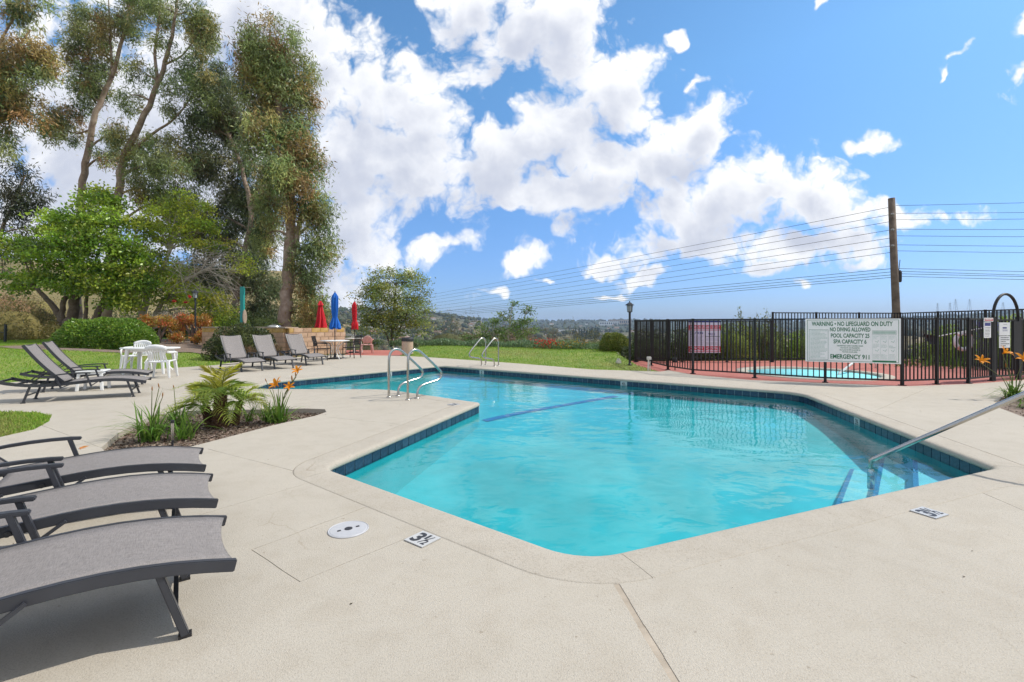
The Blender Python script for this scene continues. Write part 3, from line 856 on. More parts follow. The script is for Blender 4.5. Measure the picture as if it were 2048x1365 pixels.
    obj_from('grout', V, F, M['grout'], pool)
    # lane stripe on the floor
    a, b = Vector((-.50, 8.62)), Vector((2.50, 11.30)); d = (b - a).normalized(); nn = Vector((-d.y, d.x)) * 0.085
    V, F = [], []
    for k in range(13):
        p = a.lerp(b, k / 12)
        for q in (p + nn, p - nn): V.append((q.x, q.y, floor_z(q.x, q.y) + 0.012))
    for k in range(12): F.append((2 * k, 2 * k + 1, 2 * k + 3, 2 * k + 2))
    obj_from('lane_stripe', V, F, M['line_tile'], pool)
    # steps in the right-hand corner
    C_, B_, D_ = Vector(PC[2]), Vector(PC[1]), Vector(PC[3])
    cb, cd = (B_ - C_).normalized(), (D_ - C_).normalized(); bi = (cb + cd).normalized(); sec = 1 / bi.dot(cb)
    for k, (dep, z) in enumerate(((1.24, -0.56), (0.93, -0.43), (0.60, -0.30))):
        q = [C_ - bi * .004, C_ + cd * dep * sec, C_ + cb * dep * sec]; zb = -0.95
        V = [(p.x, p.y, z) for p in q] + [(p.x, p.y, zb) for p in q]
        s = obj_from('step', V, [(0, 1, 2), (1, 4, 5, 2), (0, 3, 4, 1), (2, 5, 3, 0)], M['step_plaster'], pool)
        e0, e1 = q[1], q[2]; w = -bi * 0.045
        V = [(p.x, p.y, z + .004) for p in (e0, e1, e1 + w - (e1 - e0).normalized() * .03, e0 + w + (e1 - e0).normalized() * .03)]
        obj_from('step_edge_tile', V, [(0, 1, 2, 3)], M['step_tile'], s)
    # water
    wl = pool_loop(0.004)
    tag(obj_from('pool_water', [(p.x, p.y, WATER_Z) for p in wl], [tuple(range(len(wl)))], M['water']), 'clear turquoise water filling the main swimming pool', 'water', kind='structure')
build_pool()

# ------------------------------------------------------------------ red spa terrace and spa
SPA_C, SPA_R = Vector((8.45, 13.35)), 1.62
spa_out = [Vector((SPA_C.x + (SPA_R + .28) * math.cos(t), SPA_C.y + (SPA_R + .28) * math.sin(t))) for t in np.linspace(0, 2 * math.pi, 48, endpoint=False)]
RED = [(4.30, 13.66), (4.67, 14.03), (4.93, 12.84), (5.91, 11.63), (7.37, 11.03), (8.74, 10.48), (10.6, 10.88), (12.9, 11.73), (16, 12.94), (16, 18.3), (9.5, 17.6), (4.1, 17.5), (4.1, 15.2)]
tag(sheet('spa_terrace', RED, [spa_out], lambda x, y: -0.006, M['red_deck']), 'brick red concrete terrace around the spa', 'terrace', kind='structure')
tag(sheet('table_terrace', [(-7.45, 20.85), (-4.8, 20.25), (-4.9, 24.6), (-11.5, 24.6), (-9.2, 21.8), (-7.6, 22.0)], [], lambda x, y: -0.006, M['red_deck']), 'strip of red concrete beside the block wall and tables', 'terrace', kind='structure')

def build_spa():
    s = empty('spa', (SPA_C.x, SPA_C.y, 0), 0, 'round spa with pale rim inside the black fence', 'spa')
    prof = [(SPA_R + .275, -0.1), (SPA_R + .275, 0.004), (SPA_R + .03, 0.012), (SPA_R, -0.01), (SPA_R, -0.07)]
    MB().lathe(prof, 48).build('coping', M['coping'], s, True)
    for k in range(62):
        t = 2 * math.pi * k / 62; o = MB().box((0, 0, 0), (.154, .01, .15)).build('tile', M['tile_c'], s) if k == 0 else None
        if k == 0: tm = o.data
        else: o = link(bpy.data.objects.new('tile', tm), s)
        o.location = ((SPA_R + .006) * math.cos(t), (SPA_R + .006) * math.sin(t), -.145); o.rotation_euler = (0, 0, t + math.pi / 2)
    MB().lathe([(SPA_R + .014, -.05), (SPA_R + .014, -.45), (SPA_R - .4, -.46), (SPA_R - .4, -.7), (0.02, -.7)], 48).build('basin', M['step_plaster'], s, True)
    V = [(SPA_C.x + SPA_R * math.cos(t), SPA_C.y + SPA_R * math.sin(t), -.14) for t in np.linspace(0, 2 * math.pi, 48, endpoint=False)]
    tag(obj_from('spa_water', V, [tuple(range(48))], M['water']), 'pale turquoise water in the round spa', 'water', kind='structure')
    g = empty('spa_handrail', (0, 0, 0), 0, 'white slanting handrail at the far right side of the spa', 'handrail')
    a, b = W(1678, 747, 13.2), W(1745, 697, 14.6)
    MB().tube([a + Vector((0, 0, -.35)), a, b, b + Vector((.15, .1, -.05)), Vector((b.x + .18, b.y + .1, 0))], .03, 8).build('tube', M['white_plastic'], g, True)
build_spa()

# ------------------------------------------------------------------ lawns and beds
def zl_left(x, y):
    t = -.936 * (x + 11.8) + .351 * (y - 10.9)
    return -0.012 + .43 * sstep(0.0, 9, t)
LEFT_LAWN = [(-7.95, 20.95), (-9.45, 18.95), (-10.0, 16.6), (-9.95, 15.75), (-10.95, 14.32), (-11.65, 12.52), (-11.95, 10.9), (-14, 9.65), (-30, 8), (-34, 30), (-14, 30), (-12, 24.7), (-9.0, 21.9)]
def zl_right(x, y):
    e = np.array(FAR_EDGE); yb = np.interp(x, e[:, 0], e[:, 1]) if x < 4.3 else 13.6
    return -0.012 + .24 * sstep(0.2, 5.5, y - yb) - .12 * sstep(8, 12, y - yb)
RIGHT_LAWN = FAR_EDGE[:-1] + [(4.28, 13.68), (4.08, 15.2), (4.08, 17.5), (5, 24), (4, 27.3), (-4.85, 27.0), (-4.85, 20.25)]
tag(sheet('lawn_left', LEFT_LAWN, [], zl_left, M['lawn'], 1.0), 'gently rising lawn on the left behind the loungers', 'lawn', kind='structure')
tag(sheet('lawn_far', RIGHT_LAWN, [], zl_right, M['lawn'], .8), 'low mounded lawn beyond the far pool edge', 'lawn', kind='structure')
tag(sheet('lawn_corner', PATCH, [], lambda x, y: -0.012, M['lawn']), 'small pointed patch of lawn at the left edge of the deck', 'lawn', kind='structure')
tag(sheet('planter_soil', PLANTER, [], lambda x, y: -0.09 + .02 * math.sin(3 * x) * math.sin(4 * y), M['mulch'], .25), 'bark mulch in the planting bed cut into the deck', 'mulch', kind='structure')
tag(sheet('bed_soil', RBED, [], lambda x, y: -0.02, M['mulch'], .5), 'bark mulch in the planting bed at the right edge', 'mulch', kind='structure')
BACK_BED = [(-21, 19.2), (-18.6, 17.6), (-14.6, 17.9), (-13.2, 19.3), (-11.6, 18.6), (-10.2, 17.2), (-9.6, 18.4), (-9.0, 20.6), (-9.2, 22.5), (-14, 29), (-22, 29)]
tag(sheet('back_bed_soil', BACK_BED, [], lambda x, y: zl_left(x, y) + .03, M['mulch'], .7), 'brown mulch bed under the shrubs behind the left lawn', 'mulch', kind='structure')

def grass(name, poly, zf, dens, label, hmin=.03, hmax=.065, excl=(), pal=None):
    xs = [p[0] for p in poly]; ys = [p[1] for p in poly]
    n = int((max(xs) - min(xs)) * (max(ys) - min(ys)) * dens)
    X = RNG.uniform(min(xs), max(xs), n); Y = RNG.uniform(min(ys), max(ys), n)
    k = inside_np(X, Y, poly) & (np.abs(X) < Y * 1.16)
    for e in excl: k &= ~inside_np(X, Y, e)
    X, Y = X[k], Y[k]; n = len(X)
    Z = np.array([zf(a, b) for a, b in zip(X, Y)])
    C = np.stack([X, Y, Z], 1); D = np.stack([RNG.normal(0, .45, n), RNG.normal(0, .45, n), np.ones(n)], 1)
    pal = pal or [(.15, .31, .022), (.19, .36, .03), (.23, .36, .04), (.30, .37, .06)]
    cc = palette(pal, n, .25)
    dry = np.clip(np.sin(X * .9 + 1.3) * np.sin(Y * .7 + X * .31) + np.sin(X * 2.1 + Y * 1.7) * .5 + RNG.normal(0, .25, n) - .30, 0, 1)[:, None] * .75
    cc = cc * (1 - dry) + np.array([.36, .28, .12]) * dry
    tag(leaves(name, C, D, RNG.uniform(hmin, hmax, n), .012, cc, M['blade']), label, 'grass', kind='stuff')
grass('grass', LEFT_LAWN, zl_left, 360, 'short green grass covering the left lawn', excl=(BACK_BED,), hmin=.04, hmax=.075)
grass('grass', RIGHT_LAWN, zl_right, 360, 'short green grass on the mound beyond the pool', hmin=.04, hmax=.075)
grass('grass', PATCH, lambda x, y: -.012, 2600, 'short green grass in the pointed patch at the left edge', hmin=.025, hmax=.06)

def mulch_chips(name, poly, z, n, label):
    xs = [p[0] for p in poly]; ys = [p[1] for p in poly]
    X = RNG.uniform(min(xs), max(xs), n); Y = RNG.uniform(min(ys), max(ys), n); k = inside_np(X, Y, poly); X, Y = X[k], Y[k]; n = len(X)
    C = np.stack([X, Y, np.full(n, z) + RNG.uniform(0, .02, n)], 1); D = RNG.normal(size=(n, 3)) * [1, 1, .22]
    tag(leaves(name, C, D, RNG.uniform(.02, .06, n), RNG.uniform(.008, .02, n), palette([(.10, .06, .04), (.2, .14, .1), (.34, .27, .21), (.05, .035, .025)], n, .3), M['chip']), label, 'mulch', kind='stuff')
mulch_chips('bark_chips', PLANTER, -.075, 9000, 'loose bark chips lying in the planting bed')
mulch_chips('bark_chips', RBED, -.01, 5000, 'loose bark chips in the bed at the right edge')

def litter():
    n = 150; X = RNG.uniform(-5, 7, n); Y = RNG.uniform(1.6, 13, n); k = inside_np(X, Y, DECK) & ~inside_np(X, Y, POOLC) & ~inside_np(X, Y, PLANTER); X, Y = X[k], Y[k]; n = len(X)
    tag(leaves('leaf_litter', np.stack([X, Y, np.full(n, .005)], 1), RNG.normal(size=(n, 3)) * [1, 1, .05], RNG.uniform(.006, .022, n), RNG.uniform(.004, .009, n), palette([(.05, .035, .02), (.09, .06, .03), (.16, .11, .06)], n), M['chip']), 'tiny dry leaf fragments scattered over the deck', 'litter', kind='stuff')
    q = P(158, 897); o = leaves('fallen_petal', np.array([[q.x, q.y, .006]] * 3), np.array([[1, -.2, .1], [.9, .3, .15], [.8, -.5, .05]]), .10, .022, palette([(.75, .36, .12)], 3), M['petal'])
    tag(o, 'wilted orange petal lying on the deck by the lily bed', 'petal')
litter()

# ------------------------------------------------------------------ block wall
def build_block_wall():
    w = empty('block_wall', (-9.3, 19.5, 0), 0, 'tan block wall of a barbecue counter behind the loungers', 'wall')
    ms = {}
    for key in ('block', 'block_b', 'block_c', 'block_y'):
        for L in (.39, .19):
            o = MB().box((0, 0, 0), (L, .2, .188)).build('block', M[key], None, bevel=.008); ms[(key, L)] = o.data; bpy.data.objects.remove(o)
    base = Vector((-9.3, 19.5, 0))
    def run(a, b, z0=0.0):
        a, b = Vector(a), Vector(b); d = (b - a); L = d.length; d.normalize(); ang = math.atan2(d.y, d.x)
        c = (a + b) / 2 - base.to_2d()
        mc = MB().box((0, 0, 0), (L - .02, .17, 1.17)).build('mortar_core', M['mortar'], w)
        mc.location = (c.x, c.y, .585 + z0); mc.rotation_euler = (0, 0, ang)
        for r in range(6):
            s = 0.0 if r % 2 == 0 else -.2
            while s < L - .05:
                e = min(s + .4, L); s0 = max(s, 0)
                if e - s0 > .12:
                    key = 'block_y' if (r == 5 and random.random() < .75) else random.choice(('block', 'block', 'block_b', 'block_c'))
                    ln = .39 if e - s0 > .3 else .19
                    o = link(bpy.data.objects.new('block', ms[(key, ln)]), w)
                    p = a + d * ((s0 + e) / 2) - base.to_2d()
                    o.location = (p.x, p.y, .1 + r * .2 + z0); o.rotation_euler = (0, 0, ang + random.uniform(-.006, .006))
                    o.scale = ((e - s0 - .01) / ln, 1 + random.uniform(-.02, .02), 1)
                s += .4
    run((-9.3, 19.5), (-7.72, 21.65)); run((-13.9, 21.2), (-9.42, 19.52))
    cap = MB()
    a, b = Vector((-13.9, 21.2, 0)), Vector((-9.3, 19.5, 0)); d = (b - a).normalized(); nn = Vector((-d.y, d.x, 0))
    cap.box((a + b) / 2 + nn * .22 - base + Vector((0, 0, 1.215)), ((b - a).length, .72, .05), Matrix.Rotation(math.atan2(d.y, d.x), 3, 'Z'))
    cap.build('counter_top', M['cap'], w)
    g = empty('barbecue_grill', W(548, 657, 20.6), R(-20), 'low grey barbecue grill hood on the block counter', 'grill')
    MB().lathe([(.30, 0), (.30, .05), (.26, .12), (.12, .17), (.02, .18)], 20).build('hood', M['steel'], g, True)
    MB().box((0, -.33, .06), (.3, .03, .03)).build('handle', M['black'], g)
build_block_wall()

# ------------------------------------------------------------------ loungers
RAIL = [(-1.84, .425), (-1.72, .385), (-1.60, .358), (-1.48, .340), (-1.36, .328), (-1.22, .323), (-1.08, .327), (-.94, .337), (-.80, .349), (-.66, .361), (-.52, .371), (-.40, .375), (-.28, .373), (-.16, .364), (-.04, .348), (.08, .325), (.20, .296)]
def rail_z(x): return float(np.interp(x, [p[0] for p in RAIL], [p[1] for p in RAIL]))
def make_lounger():
    r = empty('chaise_lounge')
    for s in (-1, 1):
        MB().rail(RAIL, s * .30, .030, .054).build('side_rail', M['frame'], r, bevel=.004)
        leg = MB().bar((-.10, s * .285, .33), (0.0, s * .285, .012), .03, .045, (0, 1, 0)).build('leg', M['frame'], r, bevel=.004)
        MB().box((0.0, s * .285, .008), (.05, .034, .016)).build('foot_cap', M['black'], leg)
        leg = MB().bar((-1.43, s * .285, .30), (-1.52, s * .285, .012), .03, .045, (0, 1, 0)).build('leg', M['frame'], r, bevel=.004)
        MB().box((-1.52, s * .285, .008), (.06, .034, .016)).build('foot_cap', M['black'], leg)
        # arm rest with its two struts and brace
        yo = s * .345
        ap = [(-1.19, .465), (-1.12, .482), (-1.02, .497), (-.90, .507), (-.78, .510), (-.68, .507), (-.61, .500)]
        arm = MB().rail(ap, yo, .048, .022).build('armrest', M['frame'], r, bevel=.005)
        MB().bar((-1.10, yo - s * .008, .475), (-1.015, yo - s * .012, .235), .026, .034, (0, 1, 0)).build('strut', M['frame'], arm, bevel=.003)
        MB().bar((-.68, yo - s * .008, .495), (-.605, yo - s * .012, .245), .026, .034, (0, 1, 0)).build('strut', M['frame'], arm, bevel=.003)
        MB().bar((-1.02, yo - s * .012, .245), (-.90, yo - s * .02, .295), .016, .02, (0, 1, 0)).build('brace', M['frame'], arm)
        MB().bar((-.61, yo - s * .012, .255), (-.50, yo - s * .02, .335), .016, .02, (0, 1, 0)).build('brace', M['frame'], arm)
        MB().tube([(-.72, s * .310, .318), (-.72, s * .332, .318)], .014, 10).build('bolt', M['black'], r)
    for x, z in ((-.035, .13), (-1.488, .13)):
        MB().bar((x, -.27, z), (x, .27, z), .02, .02).build('cross_bar', M['frame'], r)
    for x in (-1.83, -1.62, -1.46, -1.34, -1.24):
        z = rail_z(x) - .03
        MB().bar((x, -.286, z), (x, .286, z), .03, .03).build('slat', M['frame'], r)
    for x in (-.02, -.55):
        z = rail_z(x) - .045
        MB().bar((x, -.286, z), (x, .286, z), .024, .024).build('slat', M['frame'], r)
    # slings
    def sling(name, prof, hw, sag, m, end=0.0):
        V, F = [], []; ny = 9
        for (x, z, nx, nz) in prof:
            for j in range(ny):
                t = -1 + 2 * j / (ny - 1); k = -sag * (1 - t * t)
                V.append((x + nx * k - (end * (1 - t * t) if x == prof[-1][0] else 0), t * hw, z + nz * k))
        for i in range(len(prof) - 1):
            for j in range(ny - 1): a = i * ny + j; F.append((a, a + 1, a + ny + 1, a + ny))
        o = obj_from(name, V, F, m, r, True)
        md = o.modifiers.new('thick', 'SOLIDIFY'); md.thickness = .004
        return o
    seat = []
    xs = np.linspace(-.98, .195, 26)
    for i, x in enumerate(xs):
        e = min(1, (xs[-1] - x) / .12)
        seat.append((x - (0.012 if i == len(xs) - 1 else 0), rail_z(x) - .006, 0, .4 + .6 * e))
    sling('seat_sling', seat, .288, .014, M['sling'], .03)
    # end bar the seat sling wraps
    MB().bar((.13, -.286, rail_z(.13) - .036), (.13, .286, rail_z(.13) - .036), .022, .022).build('end_bar', M['frame'], r)
    b0, b1 = Vector((-1.0, 0, .345)), Vector((-1.525, 0, 1.015))
    d = (b1 - b0).normalized(); nn = Vector((d.z, 0, -d.x))
    bp = []
    for i in range(17):
        t = i / 16; p = b0.lerp(b1, t) - nn * (.028 * math.sin(math.pi * t)); bp.append(p)
    for s in (-1, 1):
        m = MB(); pts = [(p.x, p.z) for p in bp]
        k = len(m.v)
        for i, p in enumerate(bp):
            for (a, b) in ((-1, -1), (1, -1), (1, 1), (-1, 1)): m.v.append(Vector((p.x, s * .278 + .013 * a, p.z)) + nn * (.022 * b))
        for i in range(16):
            for j in range(4): a = i * 4 + j; b = i * 4 + (j + 1) % 4; m.f.append((a, b, b + 4, a + 4))
        m.f += [(3, 2, 1, 0), (64, 65, 66, 67)]
        m.build('back_rail', M['frame'], r, bevel=.003)
    MB().bar((bp[-1].x, -.27, bp[-1].z - .01), (bp[-1].x, .27, bp[-1].z - .01), .022, .022).build('top_bar', M['frame'], r)
    sling('back_sling', [(p.x + nn.x * .016, p.z + nn.z * .016, nn.x, nn.z) for p in bp], .268, .016, M['sling'])
    for s in (-1, 1):
        MB().bar((bp[6].x - .02, s * .20, bp[6].z - .01), (-1.50, s * .20, .345), .018, .018).build('back_support', M['frame'], r)
    return r

LOUNGERS = [
    ((-1.625, 2.335), 35, 'nearest grey sling lounger, largest one at the bottom left'),
    ((-2.18, 3.085), 35, 'middle grey sling lounger of the three at the front left'),
    ((-2.72, 3.80), 35, 'farthest grey sling lounger of the front left three, beside the planting bed'),
    ((-7.35, 9.20), 30, 'grey sling lounger on the left in front of the little white side table'),
    ((-8.33, 10.53), 31, 'grey sling lounger on the left behind the little white side table'),
    ((-7.55, 13.66), -38, 'leftmost grey sling lounger of the row beside the block wall'),
    ((-7.02, 14.48), -38, 'middle grey sling lounger of the row beside the block wall'),
    ((-6.60, 15.72), -40, 'rightmost grey sling lounger of the row, next to the lattice chairs'),
]
_l0 = make_lounger()
for i, ((x, y), a, lab) in enumerate(LOUNGERS):
    o = _l0 if i == 0 else copy_tree(_l0)
    o.location = (x, y, 0); o.rotation_euler = (0, 0, R(a)); tag(o, lab, 'lounger', 'grey sling loungers around the pool')

# ------------------------------------------------------------------ white plastic furniture
def monobloc(name, m, sx=1.0, oval=False):
    r = empty(name)
    # seat pan, slightly dished
    V, F = [], []; nx = 8
    for i in range(nx + 1):
        for j in range(nx + 1):
            u, v = -1 + 2 * i / nx, -1 + 2 * j / nx
            w = .24 + .03 * (u + 1) / 2
            V.append((u * .22, v * w, .43 + .012 * u + .012 * v * v - (.02 if u > .9 else 0)))
    for i in range(nx):
        for j in range(nx): a = i * (nx + 1) + j; F.append((a, a + nx + 1, a + nx + 2, a + 1))
    s = obj_from('seat', V, F, m, r, True); s.modifiers.new('t', 'SOLIDIFY').thickness = .02
    for sy in (-1, 1):
        for sx_ in (-1, 1):
            x0, x1 = sx_ * .20, sx_ * .245
            mb = MB(); top, bot = Vector((x0, sy * .225, .44)), Vector((x1, sy * .275, 0))
            for (p, w) in ((top, .075), (bot, .038)):
                for (a, b) in ((-1, -1), (1, -1), (1, 1), (-1, 1)): mb.v.append(p + Vector((a * w / 2, b * w / 2, 0)))
            mb.f += [(3, 2, 1, 0), (4, 5, 6, 7), (0, 1, 5, 4), (1, 2, 6, 5), (2, 3, 7, 6), (3, 0, 4, 7)]
            mb.build('leg', m, r, bevel=.008)
        # arm: sweeps from the back round to the front leg
        pts = [(-.25, sy * .23, .66), (-.15, sy * .275, .655), (0, sy * .295, .65), (.13, sy * .29, .635), (.20, sy * .275, .58), (.215, sy * .26, .44)]
        MB().tube(pts, [.024, .028, .030, .028, .024, .022], 8).build('armrest', m, r, True)
        MB().bar((-.21, sy * .22, .36), (.02, sy * .24, .20), .02, .03).build('brace', m, r)
    def backpt(t, z):     # t -1..1 across, z 0..1 up
        return Vector((-.22 - .14 * z + .05 * (t * t), t * (.225 + .01 * z), .44 + .40 * z - .06 * z * t * t))
    if oval:
        V, F = [], []; n = 20
        for i in range(6):
            for j in range(n):
                a = 2 * math.pi * j / n; q = i / 5
                V.append(backpt(q * math.cos(a) * 1.0, .55 + q * .45 * math.sin(a)))
        for i in range(5):
            for j in range(n): F.append((i * n + j, i * n + (j + 1) % n, (i + 1) * n + (j + 1) % n, (i + 1) * n + j))
        o = obj_from('backrest', V, F, m, r, True); o.modifiers.new('t', 'SOLIDIFY').thickness = .016
        for t in (-.7, .7): MB().tube([backpt(t, 0), backpt(t, .5)], .022, 6).build('back_post', m, r)
    else:
        tp = [backpt(t, .94) for t in np.linspace(-1, 1, 11)]
        mb = MB()
        for i, p in enumerate(tp):
            for (dx, dz) in ((.012, -.075), (.016, .02), (0, .05), (-.014, .02), (-.014, -.07)): mb.v.append(p + Vector((dx, 0, dz)))
        for i in range(10):
            for j in range(5): a = i * 5 + j; b = i * 5 + (j + 1) % 5; mb.f.append((a, b, b + 5, a + 5))
        mb.f += [(0, 1, 2, 3, 4), (54, 53, 52, 51, 50)]
        mb.build('top_rail', m, r, True)
        for t in np.linspace(-.9, .9, 8):
            a, b = backpt(t * .92, .0), backpt(t, .9)
            mid = backpt(t * .8, .45)
            w = .034 if abs(t) < .85 else .05
            mb = MB()
            for p in (a, mid, b):
                for (i, j) in ((-1, -1), (1, -1), (1, 1), (-1, 1)): mb.v.append(p + Vector((.007 * i, w / 2 * j, 0)))
            for k in (0, 4):
                for j in range(4): q = k + j; z = k + (j + 1) % 4; mb.f.append((q, z, z + 4, q + 4))
            mb.f += [(3, 2, 1, 0), (8, 9, 10, 11)]
            mb.build('back_slat', m, r, bevel=.003)
    return r

wt = P(287, 749)
def white_table():
    t = empty('plastic_table', (wt.x, wt.y + .25, 0), R(8), 'white oval plastic table on the lawn edge', 'table')
    top = MB().lathe([(.02, .70), (.93, .70), (.985, .69), (1.0, .705), (.985, .725), (.93, .722), (.02, .722)], 36)
    for v in top.v: v.x *= .74; v.y *= .46
    top.build('table_top', M['white_plastic'], t, False)
    ap = MB().lathe([(.78, .62), (.80, .70), (.76, .70), (.75, .62)], 32)
    for v in ap.v: v.x *= .72; v.y *= .45
    ap.build('apron', M['white_plastic'], t, True)
    for sx in (-1, 1):
        for sy in (-1, 1):
            mb = MB(); a, b = Vector((sx * .42, sy * .26, .70)), Vector((sx * .50, sy * .31, 0))
            for (p, w) in ((a, .085), (b, .05)):
                for (i, j) in ((-1, -1), (1, -1), (1, 1), (-1, 1)): mb.v.append(p + Vector((i * w / 2, j * w / 2, 0)))
            mb.f += [(3, 2, 1, 0), (4, 5, 6, 7), (0, 1, 5, 4), (1, 2, 6, 5), (2, 3, 7, 6), (3, 0, 4, 7)]
            mb.build('leg', M['white_plastic'], t, bevel=.01)
white_table()
_c0 = monobloc('plastic_chair', M['white_plastic'])
c1 = P(312, 757); _c0.location = (c1.x, c1.y + .18, 0); _c0.rotation_euler = (0, 0, R(105))
tag(_c0, 'white plastic slat-back chair in front of the oval table, its back to the pool', 'chair', 'white plastic garden chairs')
c = copy_tree(_c0); q = P(258, 741, .05); c.location = (q.x, q.y + .25, .03); c.rotation_euler = (0, 0, R(-82))
tag(c, 'white plastic slat-back chair standing behind the oval table', 'chair', 'white plastic garden chairs')

def side_table():
    q = P(168, 783)
    t = empty('side_table', (q.x, q.y + .22, 0), R(24), 'little white plastic side table between the two left loungers', 'table')
    MB().box((0, 0, .40), (.46, .46, .03)).build('table_top', M['white_plastic'], t, bevel=.012)
    MB().box((0, 0, .365), (.40, .40, .045)).build('apron', M['white_plastic'], t)
    for sx in (-1, 1):
        for sy in (-1, 1):
            MB().bar((sx * .18, sy * .18, .37), (sx * .205, sy * .205, 0), .05, .05).build('leg', M['white_plastic'], t, bevel=.008)
side_table()

# ------------------------------------------------------------------ far table group with umbrellas
def lattice_chair():
    r = empty('lattice_chair'); m = M['iron']
    for s in (-1, 1):
        MB().tube([(.24, s * .25, 0), (.235, s * .25, .43), (.22, s * .255, .63)], .016, 6).build('leg', m, r)
        MB().tube([(-.27, s * .23, 0), (-.23, s * .23, .42), (-.27, s * .23, .66), (-.33, s * .225, .90)], .016, 6).build('leg', m, r)
        MB().tube([(-.27, s * .24, .64), (-.05, s * .265, .65), (.22, s * .265, .63)], .018, 6).build('armrest', m, r)
    MB().box((0, 0, .425), (.48, .46, .03)).build('seat', m, r, bevel=.006)
    MB().bar((-.33, -.24, .90), (-.33, .24, .90), .03, .03).build('top_rail', m, r)
    MB().bar((-.262, -.23, .55), (-.262, .23, .55), .03, .03).build('back_rail', m, r)
    lat = MB()
    def bp(u, v): return Vector((-.262 - .068 * v, u * .22, .55 + .35 * v))
    for k in range(-3, 7):
        for sg in (-1, 1):
            pts = []
            for i in range(17):
                v = i / 16; u = (-1 + 2 * k / 5 + v * 1.15) * sg
                if -1 <= u <= 1: pts.append(bp(u, v))
            if len(pts) > 1: lat.bar(pts[0], pts[-1], .02, .012, (1, 0, 0))
    lat.build('lattice', m, r)
    return r
tbl = P(666, 719)
def patio_table():
    t = empty('patio_table', (tbl.x, tbl.y + .2, 0), 0, 'white round patio table under the closed blue umbrella', 'table')
    MB().lathe([(.03, .70), (.52, .70), (.55, .71), (.55, .725), (.52, .73), (.03, .73)], 32).build('table_top', M['white_plastic'], t)
    for k in range(4):
        a = R(45 + 90 * k); pr = [(.45, .70), (.30, .62), (.16, .48), (.12, .34), (.22, .16), (.42, .0)]
        MB().tube([(x * math.cos(a), x * math.sin(a), z) for x, z in pr], .016, 6).build('leg', M['white_plastic'], t, True)
patio_table()
_k0 = lattice_chair(); k1 = P(648, 721); _k0.location = (k1.x - .12, k1.y + .15, 0); _k0.rotation_euler = (0, 0, R(8))
tag(_k0, 'black lattice-back chair on the left of the white patio table', 'chair', 'black lattice chairs')
c = copy_tree(_k0); k2 = P(695, 717); c.location = (k2.x + .10, k2.y + .2, 0); c.rotation_euler = (0, 0, R(165))
tag(c, 'black lattice-back chair on the right of the white patio table', 'chair', 'black lattice chairs')
pk = monobloc('resin_chair', M['pink_plastic'], oval=True); q = P(733, 708); pk.location = (q.x, q.y, 0); pk.rotation_euler = (0, 0, R(115))
tag(pk, 'faded pink resin chair with round back on the red terrace', 'chair')
def small_table():
    q = P(706, 706)
    t = empty('small_table', (q.x, q.y + .1, 0), 0, 'grey round table under the slim red umbrella on the terrace', 'table')
    MB().lathe([(.03, .66), (.42, .66), (.44, .68), (.42, .70), (.03, .70)], 24).build('table_top', M['petal_w'], t)
    for k in range(4):
        a = R(20 + 90 * k); MB().bar((.3 * math.cos(a), .3 * math.sin(a), .67), (.38 * math.cos(a), .38 * math.sin(a), 0), .05, .05).build('leg', M['petal_w'], t)
small_table()

def umbrella(loc, ztop, zbot, r0, prof, cloth, label, base=True, tilt=0.0, fold=8, seed=1):
    u = empty('closed_umbrella', loc, 0, label, 'umbrella', 'closed garden umbrellas')
    u.rotation_euler = (0, R(tilt), 0)
    MB().tube([(0, 0, 0), (0, 0, ztop - .02)], .019, 10).build('pole', M['iron'], u)
    if base: MB().lathe([(.26, 0), (.26, .04), (.06, .07), (.03, .25)], 20).build('stand', M['black'], u)
    rnd = random.Random(seed); ph = rnd.uniform(0, 6)
    n = 48; V, F = [], []
    rows = 26
    for i in range(rows):
        t = i / (rows - 1); z = ztop - (ztop - zbot) * t
        rr = r0 * float(np.interp(t, [p[0] for p in prof], [p[1] for p in prof]))
        for j in range(n):
            a = 2 * math.pi * j / n
            f = 1 + (.26 + .16 * t) * math.sin(fold * a + ph + 1.6 * t + .5 * math.sin(7 * t)) + .14 * math.sin(3 * a + 4 * t + ph)
            drop = (.05 * math.sin(4 * a + ph) if i == rows - 1 else 0)
            V.append((rr * f * math.cos(a), rr * f * math.sin(a), z + drop))
    for i in range(rows - 1):
        for j in range(n): a = i * n + j; b = i * n + (j + 1) % n; F.append((a, b, b + n, a + n))
    V.append((0, 0, ztop)); F += [(len(V) - 1, (j + 1) % n, j) for j in range(n)]
    obj_from('canopy', V, F, cloth, u, True)
    # vent cap at the top
    V, F = [], []
    for i, (rr, z) in enumerate(((.012, .03), (.05, -.01), (.10, -.10), (.135, -.20))):
        for j in range(n):
            a = 2 * math.pi * j / n; f = 1 + .25 * math.sin(4 * a + ph)
            V.append((rr * f * r0 / .13, 0, 0) and (rr * f * math.cos(a) * r0 / .15, rr * f * math.sin(a) * r0 / .15, ztop + z))
    for i in range(3):
        for j in range(n): a = i * n + j; b = i * n + (j + 1) % n; F.append((a, b, b + n, a + n))
    obj_from('vent_cap', V, F, cloth, u, True)
    MB().lathe([(.02, ztop - .02), (.022, ztop + .03), (.012, ztop + .06), (.003, ztop + .09)], 10).build('finial', M['iron'], u, True)
    return u
d_ = tbl.y + .2
umbrella((tbl.x, d_, 0), CAM_H + (HY - 586) / FPX * d_, CAM_H - (660 - HY) / FPX * d_ + .06, .105,
         [(0, .18), (.05, .6), (.12, .95), (.3, 1.0), (.5, .98), (.62, .85), (.68, .72), (.76, .95), (.88, 1.4), (1, 1.55)], M['blue_cloth'],
         'closed blue umbrella standing through the white patio table', seed=3)
